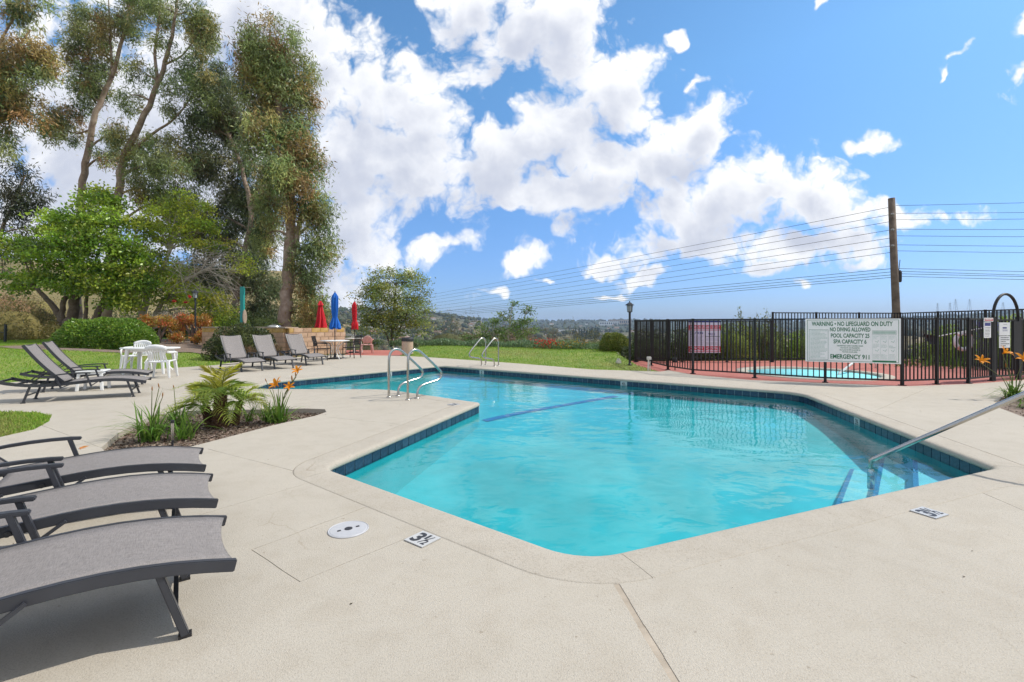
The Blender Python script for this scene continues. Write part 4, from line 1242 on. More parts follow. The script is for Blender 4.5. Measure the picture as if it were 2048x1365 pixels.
d_ = 22.6; umbrella(((641 - CX) / FPX * d_, d_, 0), CAM_H + (HY - 603) / FPX * d_, CAM_H - (657 - HY) / FPX * d_, .155,
         [(0, .12), (.1, .38), (.3, .62), (.6, .95), (1, 1.35)], M['red_cloth'], 'wide closed red umbrella left of the blue one behind the wall', seed=5, fold=7)
d_ = P(709, 706).y + .1; umbrella(((709 - CX) / FPX * d_, d_, 0), CAM_H + (HY - 604) / FPX * d_, CAM_H - (658 - HY) / FPX * d_, .092,
         [(0, .15), (.06, .7), (.15, 1.0), (.4, .98), (.6, .85), (.7, .8), (.85, 1.35), (1, 1.2)], M['red_cloth'], 'slim tied red umbrella right of the blue one', seed=9)

def trash_bin():
    d = 20.6
    b = empty('trash_bin', ((815 - CX) / FPX * d, d, 0.05), 0, 'round beige trash bin with black lid at the lawn edge', 'bin')
    MB().lathe([(.22, 0), (.24, .02), (.245, .55), (.24, .58)], 24).build('drum', M['beige'], b, False)
    MB().lathe([(.265, .56), (.265, .66), (.25, .70), (.17, .73), (.16, .70)], 24).build('lid', M['black'], b)
trash_bin()

# ------------------------------------------------------------------ grab rails, stair rail
GRAB = [(0, -.02), (0, .70), (.012, .79), (.05, .865), (.115, .905), (.19, .91), (.26, .885), (.35, .825), (.72, .535), (.80, .465), (.83, .41), (.815, .35), (.76, .305), (.66, .285), (.44, .255), (.33, .235), (.255, .19), (.22, .12), (.21, -.02)]
def smooth_path(pts, it=2):
    for _ in range(it):
        q = [pts[0]]
        for a, b in zip(pts[:-1], pts[1:]): q += [a.lerp(b, .25), a.lerp(b, .75)]
        q.append(pts[-1]); pts = q
    return pts
def grab(base, nrm, label, group, h=1.0):
    g = empty('grab_rail', (base.x, base.y, 0), math.atan2(nrm[1], nrm[0]), label, 'grab rail', group)
    pts = smooth_path([Vector((s, 0, z * h)) for s, z in GRAB])
    MB().tube(pts, .0235, 12).build('tube', M['steel'], g, True)
    for s in (0, .21): MB().lathe([(.047, .002), (.047, .012), (.03, .024), (.024, .026)], 16, (s, 0, 0)).build('escutcheon', M['steel'], g, True)
grab(P(777.7, 795.4), (.627, .78), 'left steel grab rail of the pair on the near deck', 'near pool ladder rails')
grab(P(815.8, 800.5), (.627, .78), 'right steel grab rail of the pair on the near deck', 'near pool ladder rails')
grab(P(971.5, 730.3), (-.595, -.804), 'left steel grab rail of the pair at the far pool edge', 'far pool ladder rails')
grab(P(997, 732), (-.595, -.804), 'right steel grab rail of the pair at the far pool edge', 'far pool ladder rails')
def stair_rail():
    g = empty('stair_rail', (3.97, 5.2, -.43), 0, 'steel stair handrail rising out of the water at the right corner', 'handrail')
    o = Vector((3.97, 5.2, -.43)); u = Vector((.76, -.645, 0)).normalized()
    tz = .735 - (-.115)
    pts = [o, Vector((3.97, 5.2, -.17)), Vector((3.97, 5.2, -.115))]
    top = lambda t: Vector((3.97, 5.2, -.115)) + u * t + Vector((0, 0, t * tz / 1.163))
    pts += [top(.04), top(.3), top(1.18), top(1.30), Vector((*(top(1.42).xy), top(1.36).z)), Vector((*(top(1.75).xy), top(1.36).z)), Vector((*(top(1.85).xy), top(1.30).z)), Vector((*(top(1.88).xy), top(1.15).z)), Vector((*(top(1.88).xy), 0))]
    MB().tube([p - o for p in pts], .024, 14).build('tube', M['steel'], g, True)
    MB().tube([(0, 0, 0), (0, 0, .22)], .034, 14).build('anchor_sleeve', M['steel'], g, True)
stair_rail()

# ------------------------------------------------------------------ deck fittings
def skimmer():
    q = P(697, 1060)
    s = empty('skimmer_lid', (q.x, q.y, .001), R(35), 'round white skimmer lid with two finger holes set in the deck', 'lid')
    MB().lathe([(.133, 0), (.133, .004), (.129, .007), (.125, .004), (.121, .004), (.118, .006), (.005, .007)], 40).build('cover', M['lid'], s)
    MB().lathe([(.026, .0075), (.026, .0095), (.003, .0095)], 20).build('centre_plug', M['ink'], s)
    for sx in (-1, 1): MB().box((sx * .062, 0, .0085), (.022, .016, .002)).build('finger_hole', M['ink'], s)
skimmer()
def deck_marker(px, py, ang, label, w=.17):
    q = P(px, py)
    s = empty('depth_marker', (q.x, q.y, .0055), R(ang), label, 'depth marker', 'depth markers set in the deck')
    MB().box((0, 0, 0), (w, w * .95, .006)).build('tile', M['white_tile'], s)
    text_mesh('numeral', '3', M['ink'], s, -w * .20, w * .0, w * .38, w * .74, .0042, .035)
    text_mesh('fraction', '1', M['ink'], s, w * .10, w * .20, w * .11, w * .36, .0042, .03)
    text_mesh('fraction', '2', M['ink'], s, w * .31, -w * .17, w * .19, w * .36, .0042, .03)
    MB().bar((w * .08, -w * .33, .0042), (w * .34, w * .33, .0042), .007, .001).build('fraction_bar', M['ink'], s)
deck_marker(845, 1080, 35 - 72, 'white depth marker reading 3½ beside the round skimmer lid')
deck_marker(1858, 1027, 24, 'white depth marker reading 3½ on the right-hand deck')
deck_marker(908, 810, -38, 'white depth marker on the deck tip between the grab rails and the pool')

# ------------------------------------------------------------------ lamps, posts, small garden fittings
def lamp(loc, H, label, sc=1.0):
    l_ = empty('lamp_post', loc, 0, label, 'lamp', 'black garden lamp posts'); hs = H - .36 * sc
    MB().lathe([(.06, 0), (.06, .08), (.038, .10), (.036, hs - .02), (.05, hs)], 14).build('post', M['lamp_metal'], l_, False)
    head = MB().lathe([(.075 * sc, hs), (.085 * sc, hs + .02)], 6).build('lantern_base', M['lamp_metal'], l_)
    MB().lathe([(.068 * sc, hs + .022), (.085 * sc, hs + .215 * sc)], 6).build('glass', M['glass'], l_)
    cage = MB()
    for k in range(6):
        a = 2 * math.pi * k / 6
        cage.bar((.078 * sc * math.cos(a), .078 * sc * math.sin(a), hs + .01), (.094 * sc * math.cos(a), .094 * sc * math.sin(a), hs + .22 * sc), .012, .012)
    cage.build('cage', M['lamp_metal'], l_)
    MB().lathe([(.09 * sc, hs + .218 * sc), (.15 * sc, hs + .225 * sc), (.145 * sc, hs + .24 * sc), (.04 * sc, hs + .315 * sc), (.02 * sc, hs + .32 * sc), (.014 * sc, hs + .36 * sc), (.003, hs + .37 * sc)], 6).build('roof', M['lamp_metal'], l_)
q = P(1259.5, 733); lamp((q.x, q.y, -.01), 2.13, 'black lantern lamp post on the far lawn beside the spa fence')
q = W(390.5, 640, 22.5); lamp((q.x, q.y, .42), 2.62, 'black lantern lamp post behind the orange shrubs on the left', 1.25)

def teal_post():
    d = 24.0; q = W(485, 660, d)
    t = empty('teal_post', (q.x, q.y, .3), 0, 'square teal painted post in front of the eucalyptus trunks', 'post')
    top = CAM_H + (HY - 574) / FPX * d - .3
    MB().box((0, 0, top / 2), (.17, .17, top)).build('post', M['teal'], t, bevel=.01)
    dk = MB().lathe([(.02, 0), (.22, .0), (.24, .03), (.22, .06), (.02, .06)], 16).build('disc', M['cap'], t)
    dk.rotation_euler = (R(90), 0, R(70)); dk.location = (.10, -.02, top * .48); dk.scale = (.5, 1.6, 1)
    MB().box((.2, 0, top - .03), (.4, .06, .03)).build('arm', M['cap'], t)
teal_post()

def simple_fittings():
    q = P(1298, 742)
    t = empty('irrigation_riser', (q.x, q.y, -.02), 0, 'pale irrigation riser with box cap beside the lamp and fence', 'riser')
    MB().tube([(-.03, 0, 0), (-.012, 0, .36)], .022, 8).build('pipe', M['petal_w'], t); MB().tube([(.03, 0, 0), (.03, 0, .30)], .014, 8).build('pipe', M['petal_w'], t)
    MB().box((0, 0, .39), (.12, .10, .09)).build('cap', M['petal_w'], t, bevel=.01)
    q = P(1341, 739)
    t = empty('path_light', (q.x + .05, q.y - .25, -.02), 0, 'small black path light at the foot of the spa fence', 'light')
    MB().tube([(0, 0, 0), (0, 0, .26)], .015, 8).build('stem', M['black'], t); MB().lathe([(.06, .25), (.075, .30), (.06, .38), (.02, .39)], 10).build('head', M['black'], t)
    for px, py, lab in ((1237, 728, 'low grey lawn spotlight left of the right-hand lamp post'), (1235, 714, 'grey valve box standing by the round clipped bush')):
        q = P(px, py, .05); t = empty('lawn_spotlight' if py > 720 else 'valve_box', q, R(20), lab, 'light' if py > 720 else 'box')
        MB().box((0, 0, .06), (.16, .12, .10)).build('housing', M['petal_w'], t, bevel=.015); MB().lathe([(.05, .11), (.06, .16), (.04, .17)], 10).build('cap', M['petal_w'], t)
    q = P(345, 882)
    t = empty('sprinkler_riser', (q.x, q.y, -.09), 0, 'upright sprinkler riser between the lily clumps in the bed', 'sprinkler')
    MB().tube([(0, 0, 0), (0, 0, .22)], .012, 8).build('pipe', M['black'], t); MB().lathe([(.018, .10), (.018, .30), (.012, .31)], 10).build('body', M['steel'], t); MB().lathe([(.02, .30), (.02, .335), (.008, .34)], 10).build('nozzle', M['black'], t)
    q = W(10, 668, 24.0)
    t = empty('wire_fence', (q.x, q.y, 0), 0, 'dark metal post and rail at the far left lawn edge', 'fence')
    MB().bar((0, 0, .2), (.03, 0, 1.35), .08, .08).build('post', M['lamp_metal'], t); MB().bar((.02, 0, .9), (-.9, -.3, 1.1), .03, .03).build('rail', M['lamp_metal'], t)
    MB().bar((-.9, -.3, .42), (4.5, .6, .42), .05, .03).build('rail', M['lamp_metal'], t)
simple_fittings()

# ------------------------------------------------------------------ fences
def fence(name, pts, H, label, z0=0.0, step=.115, pk=.024, post=.058, skip_end=False):
    f = empty(name, (pts[0][0], pts[0][1], 0), 0, label, 'fence'); o0 = Vector((pts[0][0], pts[0][1], 0))
    pm = MB().box((0, 0, (H + .08) / 2), (pk, pk, H - .10)).build('picket', M['iron'], None); pmd = pm.data; bpy.data.objects.remove(pm)
    qm = MB().box((0, 0, H / 2 + .005), (post, post, H + .01)).build('post', M['iron'], None, bevel=.004); qmd = qm.data; bpy.data.objects.remove(qm)
    bm_ = MB().box((0, 0, .006), (post * 2, post * 2, .012)).build('base_plate', M['iron'], None); bmd = bm_.data; bpy.data.objects.remove(bm_)
    for i, p in enumerate(pts):
        a = Vector(pts[max(0, i - 1)]); b = Vector(pts[min(len(pts) - 1, i + 1)]); ang = math.atan2((b - a).y, (b - a).x)
        for md, nm in ((qmd, 'post'), (bmd, 'base_plate')):
            q = link(bpy.data.objects.new(nm, md), f); q.location = Vector((p[0], p[1], z0)) - o0; q.rotation_euler = (0, 0, ang)
    for a, b in zip(pts[:-1], pts[1:]):
        a, b = Vector(a), Vector(b); L = (b - a).length; d = (b - a).normalized(); ang = math.atan2(d.y, d.x)
        a3, b3 = Vector((*a, z0)) - o0, Vector((*b, z0)) - o0
        for z, nm in ((H - .02, 'top_rail'), (.11, 'bottom_rail')):
            MB().bar(a3 + Vector((0, 0, z)), b3 + Vector((0, 0, z)), .036, .036).build(nm, M['iron'], f)
        k = max(1, round(L / step))
        for i in range(1, k):
            q = link(bpy.data.objects.new('picket', pmd), f); q.location = a3.lerp(b3, i / k); q.rotation_euler = (0, 0, ang + random.uniform(-.02, .02))
    return f
fence('spa_fence', [(4.47, 17.05), (4.62, 15.6), (4.71, 14.2), (5.03, 13.07), (6.24, 12.08), (7.43, 11.15), (8.80, 10.6), (9.76, 10.8), (10.65, 10.97), (11.65, 11.42)], 1.52, 'black picket fence along the pool side of the spa', pk=.021)
fence('spa_fence', [(4.55, 17.12), (6.2, 17.12), (7.8, 17.05), (9.36, 16.95)], 1.50, 'lower black picket fence behind the spa, left section')
fence('spa_fence', [(9.42, 16.98), (11.2, 17.3), (13.0, 17.6), (14.75, 17.85), (14.5, 16.0), (14.2, 14.1), (13.95, 12.4)], 1.80, 'taller black picket fence behind the spa, right section', step=.13)
def gate():
    a, b = Vector((11.72, 11.45)), Vector((12.62, 11.72)); ang = math.atan2((b - a).y, (b - a).x); L = (b - a).length
    g = empty('arched_gate', (a.x, a.y, 0), ang, 'black arched gate in the spa fence at the right edge', 'gate')
    for x in (0, L): MB().box((x, 0, .78), (.08, .08, 1.56)).build('post', M['iron'], g, bevel=.004)
    pts = [(L / 2 - (L / 2) * math.cos(t), 0, 1.54 + .58 * math.sin(t)) for t in np.linspace(0, math.pi, 20)]
    MB().tube(pts, .032, 8).build('arch', M['iron'], g, True)
    for z in (.11, 1.48): MB().bar((.05, 0, z), (L - .05, 0, z), .036, .036).build('rail', M['iron'], g)
    for i in range(1, 8):
        MB().bar((L * i / 8, 0, .11), (L * i / 8, 0, 1.48), .024, .024).build('picket', M['iron'], g)
    MB().box((L - .14, -.02, 1.0), (.22, .05, .9)).build('lock_panel', M['iron'], g)
gate()
fence('spa_fence', [(12.70, 11.76), (13.9, 12.3), (15.2, 12.9)], 1.52, 'short black fence panel right of the arched gate')

def plate(name, a, b, z0, z1, m, label, cat='sign', off=.03, th=.012):
    """upright board from a to b (ground points, left to right as read), local x along, y up, z towards the reader"""
    a, b = Vector((*a, 0)), Vector((*b, 0)); x = (b - a).normalized(); nrm = Vector((x.y, -x.x, 0))
    w = (b - a).length; h = z1 - z0
    o = empty(name, (0, 0, 0), 0, label, cat)
    c = (a + b) / 2 + nrm * off + Vector((0, 0, (z0 + z1) / 2))
    o.matrix_world = Matrix(((x.x, 0, nrm.x, c.x), (x.y, 0, nrm.y, c.y), (x.z, 1, nrm.z, c.z), (0, 0, 0, 1)))
    MB().box((0, 0, -th / 2), (w, h, th)).build('board', m, o, bevel=.002)
    return o, w, h
def rect(o, w, h, x0, y0, x1, y1, m, name='print', z=.0015):
    """filled rectangle in fractions of the board (y downwards)"""
    X = [(x - .5) * w for x in (x0, x1)]; Y = [(.5 - y) * h for y in (y0, y1)]
    return obj_from(name, [(X[0], Y[1], z), (X[1], Y[1], z), (X[1], Y[0], z), (X[0], Y[0], z)], [(0, 1, 2, 3)], m, o)
def outline(o, w, h, x0, y0, x1, y1, t, m, name='border', z=.0015):
    mb = MB(); X = [(x - .5) * w for x in (x0, x1)]; Y = [(.5 - y) * h for y in (y1, y0)]
    for (ax, ay, bx, by) in ((X[0], Y[0], X[1], Y[0] + t), (X[0], Y[1] - t, X[1], Y[1]), (X[0], Y[0] + t, X[0] + t, Y[1] - t), (X[1] - t, Y[0] + t, X[1], Y[1] - t)):
        mb.add([(ax, ay, z), (bx, ay, z), (bx, by, z), (ax, by, z)], [(0, 1, 2, 3)])
    return obj_from(name, mb.v, mb.f, m, o)
def fine_lines(o, w, h, x0, y0, x1, y1, n, m, th=.004, z=.0015):
    mb = MB()
    for i in range(n):
        y = (.5 - (y0 + (y1 - y0) * (i + .5) / n)) * h; a = (x0 - .5) * w; b = (x0 + (x1 - x0) * random.choice((1, .97, .93, .6, 1, .85)) - .5) * w
        s = a
        while s < b:
            e = min(b, s + random.uniform(.015, .06)); mb.add([(s, y, z), (e, y, z), (e, y + th, z), (s, y + th, z)], [(0, 1, 2, 3)]); s = e + .006
    return obj_from('fine_print', mb.v, mb.f, m, o)
def big_sign():
    o, w, h = plate('warning_sign', (7.04, 11.30), (8.70, 10.55), .49, 1.505, M['sign'], 'large white warning sign with green lettering on the spa fence', off=.09)
    G = M['sign_green']
    outline(o, w, h, .02, .025, .98, .975, .008, G)
    def line(s, x0, x1, yc, hh, b=.02): text_mesh('lettering', s, G, o, ((x0 + x1) / 2 - .5) * w, (.5 - yc) * h, (x1 - x0) * w, hh * h, .002, b * 1.25)
    line('WARNING • NO LIFEGUARD ON DUTY', .07, .92, .115, .105)
    line('NO DIVING ALLOWED', .27, .695, .245, .095); line('POOL CAPACITY 25', .28, .685, .385, .098); line('SPA CAPACITY 6', .308, .655, .52, .098)
    for i, (s, a, b) in enumerate((('UNSUPERVISED USE BY CHILDREN UNDER', .345, .62), ('THE AGE OF 14 IS PROHIBITED', .38, .585), ('NO GLASS OR PETS ALLOWED IN', .375, .59), ('THE POOL OR SPA AREA', .40, .56))):
        line(s, a, b, .618 + .047 * i, .03, .012)
    line('EMERGENCY 911', .275, .685, .865, .105)
    outline(o, w, h, .04, .25, .252, .945, .006, G)
    fine_lines(o, w, h, .055, .27, .24, .93, 22, M['sign_pale'], .012)
    outline(o, w, h, .715, .265, .955, .355, .004, G); rect(o, w, h, .722, .28, .948, .34, M['sign_pale'])
    outline(o, w, h, .715, .375, .955, .925, .003, M['sign_pale'])
    for x in (.795, .875): rect(o, w, h, x, .38, x + .002, .92, M['sign_pale'], 'rule')
    for k, x in enumerate((.722, .802, .882)):
        fine_lines(o, w, h, x, .39, x + .065, .47, 3, M['sign_pale'], .007); fine_lines(o, w, h, x, .56 + .02 * k, x + .065, .66, 4, M['sign_pale'], .007); fine_lines(o, w, h, x, .79, x + .065, .91, 5, M['sign_pale'], .007)
        for y in (.50, .70):
            MB().tube([((x + .02 - .5) * w, (.5 - y) * h, .001), ((x + .045 - .5) * w, (.5 - y - .03) * h, .001), ((x + .055 - .5) * w, (.5 - y + .015) * h, .001)], .006, 4).build('pictogram', M['sign_pale'], o)
    rect(o, w, h, .715, .935, .955, .968, G)
big_sign()
def caution_sign():
    y = 17.02
    o, w, h = plate('caution_sign', (6.38, y), (7.52, y), .33, 1.47, M['sign_lilac'], 'red and white caution sign on the fence behind the spa', off=.06)
    Rd, B = M['sign_red'], M['sign_blue']
    rect(o, w, h, .0, .12, 1, .285, Rd); rect(o, w, h, .02, .235, .98, .265, M['sign_lilac'], z=.003)
    text_mesh('lettering', 'WARNING NO LIFEGUARD ON DUTY', M['sign_lilac'], o, 0, (.5 - .175) * h, .95 * w, .085 * h, .003, .02)
    text_mesh('lettering', 'CAUTION', B, o, (.24 - .5) * w, (.5 - .37) * h, .42 * w, .085 * h, .002, .03)
    text_mesh('lettering', '911', B, o, (.72 - .5) * w, (.5 - .41) * h, .20 * w, .085 * h, .002, .03)
    rect(o, w, h, .53, .475, .98, .49, M['ink']); fine_lines(o, w, h, .04, .45, .46, .76, 12, M['sign_blue'], .006); fine_lines(o, w, h, .55, .52, .97, .62, 3, B, .006); fine_lines(o, w, h, .55, .66, .97, .76, 4, M['ink'], .005)
    rect(o, w, h, 0, .79, .485, .97, Rd); rect(o, w, h, .50, .79, 1, .97, Rd)
    text_mesh('lettering', 'CAPACITY', M['sign_lilac'], o, (.24 - .5) * w, (.5 - .855) * h, .44 * w, .085 * h, .003, .02)
    text_mesh('lettering', 'NO DIVING', M['sign_lilac'], o, (.75 - .5) * w, (.5 - .855) * h, .45 * w, .085 * h, .003, .02)
    for x0, x1 in ((.02, .46), (.54, .98)): rect(o, w, h, x0, .915, x1, .95, M['sign_lilac'], z=.003)
    rect(o, w, h, 0, .0, 1, .035, M['sign_blue'])
caution_sign()
def gate_signs():
    u = Vector((11.65 - 10.65, 11.42 - 10.97)).normalized()
    def pt(px):
        k = (px - CX) / FPX; a = Vector((10.65, 10.97)); t = (k * a.y - a.x) / (u.x - k * u.y); return a + u * t
    o, w, h = plate('gate_sign', pt(1963), pt(1976.5), 1.05, 1.43, M['sign'], 'narrow white notice with dark heading left of the gate', off=.05)
    rect(o, w, h, .08, .05, .92, .25, M['sign_blue']); fine_lines(o, w, h, .12, .32, .9, .95, 7, M['ink'], .010)
    o, w, h = plate('gate_sign', pt(1962), pt(1980), 1.44, 1.53, M['sign'], 'small red lettered notice at the top of the gate post', off=.06)
    rect(o, w, h, .05, .2, .95, .8, M['sign_red']); fine_lines(o, w, h, .1, .3, .9, .7, 2, M['sign'], .012, .003)
    u2 = Vector((12.62 - 11.72, 11.72 - 11.45)).normalized()
    def pg(px):
        k = (px - CX) / FPX; a = Vector((11.72, 11.45)); t = (k * a.y - a.x) / (u2.x - k * u2.y); return a + u2 * t
    o, w, h = plate('gate_sign', pg(1993.5), pg(2015), 1.10, 1.42, M['sign'], 'upper white notice on the arched gate', off=.05)
    fine_lines(o, w, h, .35, .1, .7, .2, 1, M['ink'], .008); rect(o, w, h, .3, .36, .68, .47, M['sign_blue']); fine_lines(o, w, h, .3, .55, .75, .7, 2, M['sign_blue'], .01)
    o, w, h = plate('gate_sign', pg(1993.5), pg(2015), .80, 1.085, M['sign'], 'lower white notice on the arched gate with five text lines', off=.05)
    fine_lines(o, w, h, .1, .08, .92, .95, 5, M['ink'], .018)
gate_signs()
def rescue_gear():
    q = W(1927, 683, 14.6)
    r = empty('life_ring', q, 0, 'white life ring hanging on the fence behind the gate', 'life ring')
    MB().tube([(.25 * math.cos(t), 0, .25 * math.sin(t)) for t in np.linspace(0, 2 * math.pi, 30)], .062, 10, False).build('ring', M['ring'], r, True)
    for k in range(4):
        a = R(45 + 90 * k); MB().tube([((.25 + .0) * math.cos(a + s), 0, .25 * math.sin(a + s)) for s in (-.12, 0, .12)], .066, 10).build('band', M['pink_plastic'], r)
    a, b = W(1876, 673, 14.3), W(1968, 656, 13.9)
    p = empty('rescue_pole', a, 0, 'long pale rescue pole with black net hung on the fence', 'pole')
    MB().tube([(0, 0, 0), b - a], .016, 8).build('pole', M['white_plastic'], p)
    net = MB(); c = W(1862, 676, 14.3) - a
    net.add([c + Vector((-.22, 0, .12)), c + Vector((.2, 0, .05)), c + Vector((.12, .04, -.22)), c + Vector((-.02, .05, -.18)), c + Vector((-.22, .03, .07)), c + Vector((0, .1, -.02))], [(0, 1, 5), (1, 2, 5), (2, 3, 5), (3, 4, 5), (4, 0, 5)])
    net.build('net', M['black'], p)
rescue_gear()

# ------------------------------------------------------------------ vegetation
def blob_clumps(blobs, d, per_m2, sig_out=1.0):
    """blobs: (px, py, rx_px, ry_px, depth offset); returns list of (centre, radii, clump centres)"""
    res = []
    for (px, py, rx, ry, dd) in blobs:
        c = np.array(W(px, py, d + dd)); k = (d + dd) / FPX
        rad = np.array([rx * k, max(rx, ry * .6) * k * .85, ry * k])
        n = max(3, int(per_m2 * (rad[0] * rad[2] * math.pi) * (1 + rad[1] * .35)))
        u = unit(RNG.normal(size=(n, 3))) * (RNG.uniform(.08, 1, (n, 1)) ** .45)
        res.append((c, rad, c + u * rad))
    return res

def nearest_on(paths, p):
    best = None
    for path in paths:
        for i in range(len(path) - 1):
            for t in (0, .5):
                q = path[i][0].lerp(path[i + 1][0], t); dist = (q - p).length + 1.2 * max(0, q.z - p.z + .3)
                if best is None or dist < best[0]: best = (dist, q, path[i][1] * (1 - t) + path[i + 1][1] * t)
    return best

def tree(name, label, d, trunks, blobs, pal, style='euc', per_m2=1.6, nper=110, leafL=(.20, .36), leafW=.054, sig=.29, bark='euc_bark', group=None, twig=.6, cat='tree', mat_='leaf', gz=0.0, clump_jit=.35, twig_r=.012):
    paths = []
    for t in trunks:
        paths.append([(W(x, y, d + (q[0] if q else 0)), r) for (x, y, r, *q) in t])
    b0 = paths[0][0][0]
    base = Vector((b0.x, b0.y, gz))
    root = empty(name, base, 0, label, cat, group)
    wood = MB()
    for p in paths:
        pts = smooth_path([q[0] for q in p], 2); n = len(pts); rr = np.interp(np.linspace(0, 1, n), np.linspace(0, 1, len(p)), [q[1] for q in p])
        pts = [q + Vector((random.uniform(-.3, .3), random.uniform(-.3, .3), 0)) * rr[i] for i, q in enumerate(pts)]
        wood.tube([q - base for q in pts], list(rr * .8), 9)
    cl = blob_clumps(blobs, d, per_m2)
    C, CC = [], []
    for (c, rad, pts) in cl:
        cv = Vector(c); nb = nearest_on(paths, cv)
        r0 = min(nb[2] * .55, .10)
        mid = nb[1].lerp(cv, .5) + Vector((0, 0, .12 * (cv - nb[1]).length))
        lim = smooth_path([nb[1], mid, cv], 1)
        wood.tube([q - base for q in lim], list(np.linspace(max(r0, .02), max(.016, twig_r * 1.6), len(lim))), 6)
        for k in range(len(pts)):
            p = Vector(pts[k])
            if random.random() < twig:
                a = cv.lerp(nb[1], random.uniform(0, .5)); m_ = a.lerp(p, .55) + Vector((0, 0, random.uniform(-.1, .25)))
                wood.tube([a - base, m_ - base, p - base], [twig_r * 1.3, twig_r, twig_r * .45], 4, False)
            C.append(p - base)
    tr = wood.build('trunk', M[bark], root, True)
    C = np.array([tuple(c) for c in C]); nc = len(C)
    ccol = palette(pal, nc, clump_jit); sz = RNG.uniform(.65, 1.35, nc)
    idx = np.repeat(np.arange(nc), np.maximum(8, (nper * sz ** 2).astype(int))); n = len(idx)
    g = RNG.normal(size=(n, 3))
    if style == 'euc':
        off = g * np.array([sig, sig, sig * 1.15]) * sz[idx][:, None]; off[:, 2] -= .25 * sig
        D = RNG.normal(size=(n, 3)) * .6 + np.array([.15, 0, -.6])
    else:
        off = g * np.array([sig * 1.15, sig * 1.15, sig * .6]) * sz[idx][:, None]
        D = RNG.normal(size=(n, 3)) * .8 + unit(off) * .5 + np.array([0, 0, .15])
    cols = ccol[idx] * (1 + RNG.uniform(-.4, .45, (n, 1)))
    leaves('crown', C[idx] + off, D, RNG.uniform(*leafL, n), leafW * RNG.uniform(.75, 1.25, n), cols, M[mat_], root, bend=.06)
    return root

EUC = [(0.244, 0.312, 0.110), (0.310, 0.376, 0.131), (0.178, 0.246, 0.090), (0.359, 0.392, 0.131), (0.425, 0.344, 0.117), (0.276, 0.329, 0.131)]
EUC_B = EUC + EUC + [(.36, .23, .09), (.30, .21, .08), (.38, .26, .10)]
BROAD = [(.24, .37, .036), (.30, .42, .042), (.16, .27, .03), (.38, .45, .052), (.20, .34, .036)]
YELLOW = [(0.498, 0.568, 0.061), (0.379, 0.474, 0.061), (0.600, 0.600, 0.072), (0.285, 0.402, 0.053)]

# tall eucalyptus on the right of the grove
tree('eucalyptus_tree', 'tall columnar eucalyptus with thick pale trunk nearest the umbrellas', 27.5,
     [[(572, 662, .50), (574, 600, .44), (580, 520, .40), (583, 430, .36), (576, 330, .30), (560, 220, .22), (545, 120, .14), (540, 60, .05)],
      [(577, 560, .22), (596, 470, .18), (612, 380, .14), (618, 300, .08)], [(577, 400, .2), (548, 330, .14), (520, 280, .08)]],
     [(545, 95, 52, 55, 0), (510, 105, 30, 45, -1), (575, 150, 48, 60, 0), (530, 190, 60, 60, .5), (600, 220, 34, 55, 0), (520, 270, 50, 45, -1), (585, 290, 45, 50, -.5),
      (610, 330, 32, 60, 0), (560, 340, 45, 45, -1.5), (635, 410, 26, 50, 0), (590, 400, 40, 50, -1), (640, 480, 22, 45, 0), (615, 540, 34, 55, 0), (630, 600, 26, 40, 0), (600, 625, 30, 30, .5),
      (540, 410, 35, 45, 1.5), (530, 470, 30, 40, 2), (505, 150, 32, 50, 0), (650, 440, 14, 30, 0)],
     EUC_B, per_m2=2.5, nper=190, group='eucalyptus trees behind the left lawn')
tree('eucalyptus_tree', 'darker eucalyptus in the middle of the grove behind the teal post', 32.0,
     [[(462, 655, .30), (474, 590, .27), (492, 500, .24), (505, 420, .20), (480, 320, .15), (440, 230, .10), (425, 160, .05)], [(505, 420, .16), (535, 360, .11), (540, 300, .05)]],
     [(440, 190, 45, 55, 0), (420, 260, 50, 45, 0), (470, 250, 40, 50, 1), (450, 330, 55, 45, 0), (500, 380, 45, 40, 1), (470, 420, 55, 45, 1.5), (520, 460, 45, 50, 1), (500, 540, 50, 45, 1), (540, 590, 40, 50, 1),
      (430, 480, 50, 50, 2), (420, 560, 50, 50, 2), (520, 625, 45, 25, 1), (380, 430, 40, 45, 2), (395, 330, 40, 40, 1)],
     [(.12, .165, .07), (.16, .20, .085), (.18, .21, .09), (.22, .19, .085), (.13, .15, .065)], per_m2=2.2, nper=170, group='eucalyptus trees behind the left lawn')
tree('eucalyptus_tree', 'leaning eucalyptus with open crown and forked pale trunk left of centre', 31.0,
     [[(214, 655, .40), (222, 520, .34), (236, 390, .30), (246, 320, .27), (285, 240, .22), (318, 165, .18), (340, 100, .14), (352, 30, .10), (358, -30, .05)],
      [(316, 170, .15), (308, 110, .11), (318, 50, .08), (322, -20, .04)], [(246, 320, .16), (300, 270, .11), (350, 240, .07), (385, 190, .04)], [(330, 130, .10), (370, 110, .06), (400, 60, .03)]],
     [(395, 30, 40, 40, 0), (410, 90, 30, 55, 0), (385, 60, 35, 35, 0), (340, 20, 40, 30, 0), (300, 20, 35, 30, 1), (330, 75, 22, 26, 0), (360, 130, 30, 24, 0), (290, 150, 34, 26, 0), (260, 190, 26, 26, 0),
      (370, 180, 40, 30, 0), (400, 150, 32, 32, 0), (290, 330, 40, 30, 0), (330, 330, 45, 36, -1), (255, 280, 30, 30, 0), (340, 290, 40, 28, 0), (300, 380, 50, 35, 0), (340, 400, 50, 40, 0), (350, 215, 26, 20, 0), (415, 200, 26, 30, 0)],
     EUC, per_m2=2.1, nper=150, sig=.25, group='eucalyptus trees behind the left lawn')
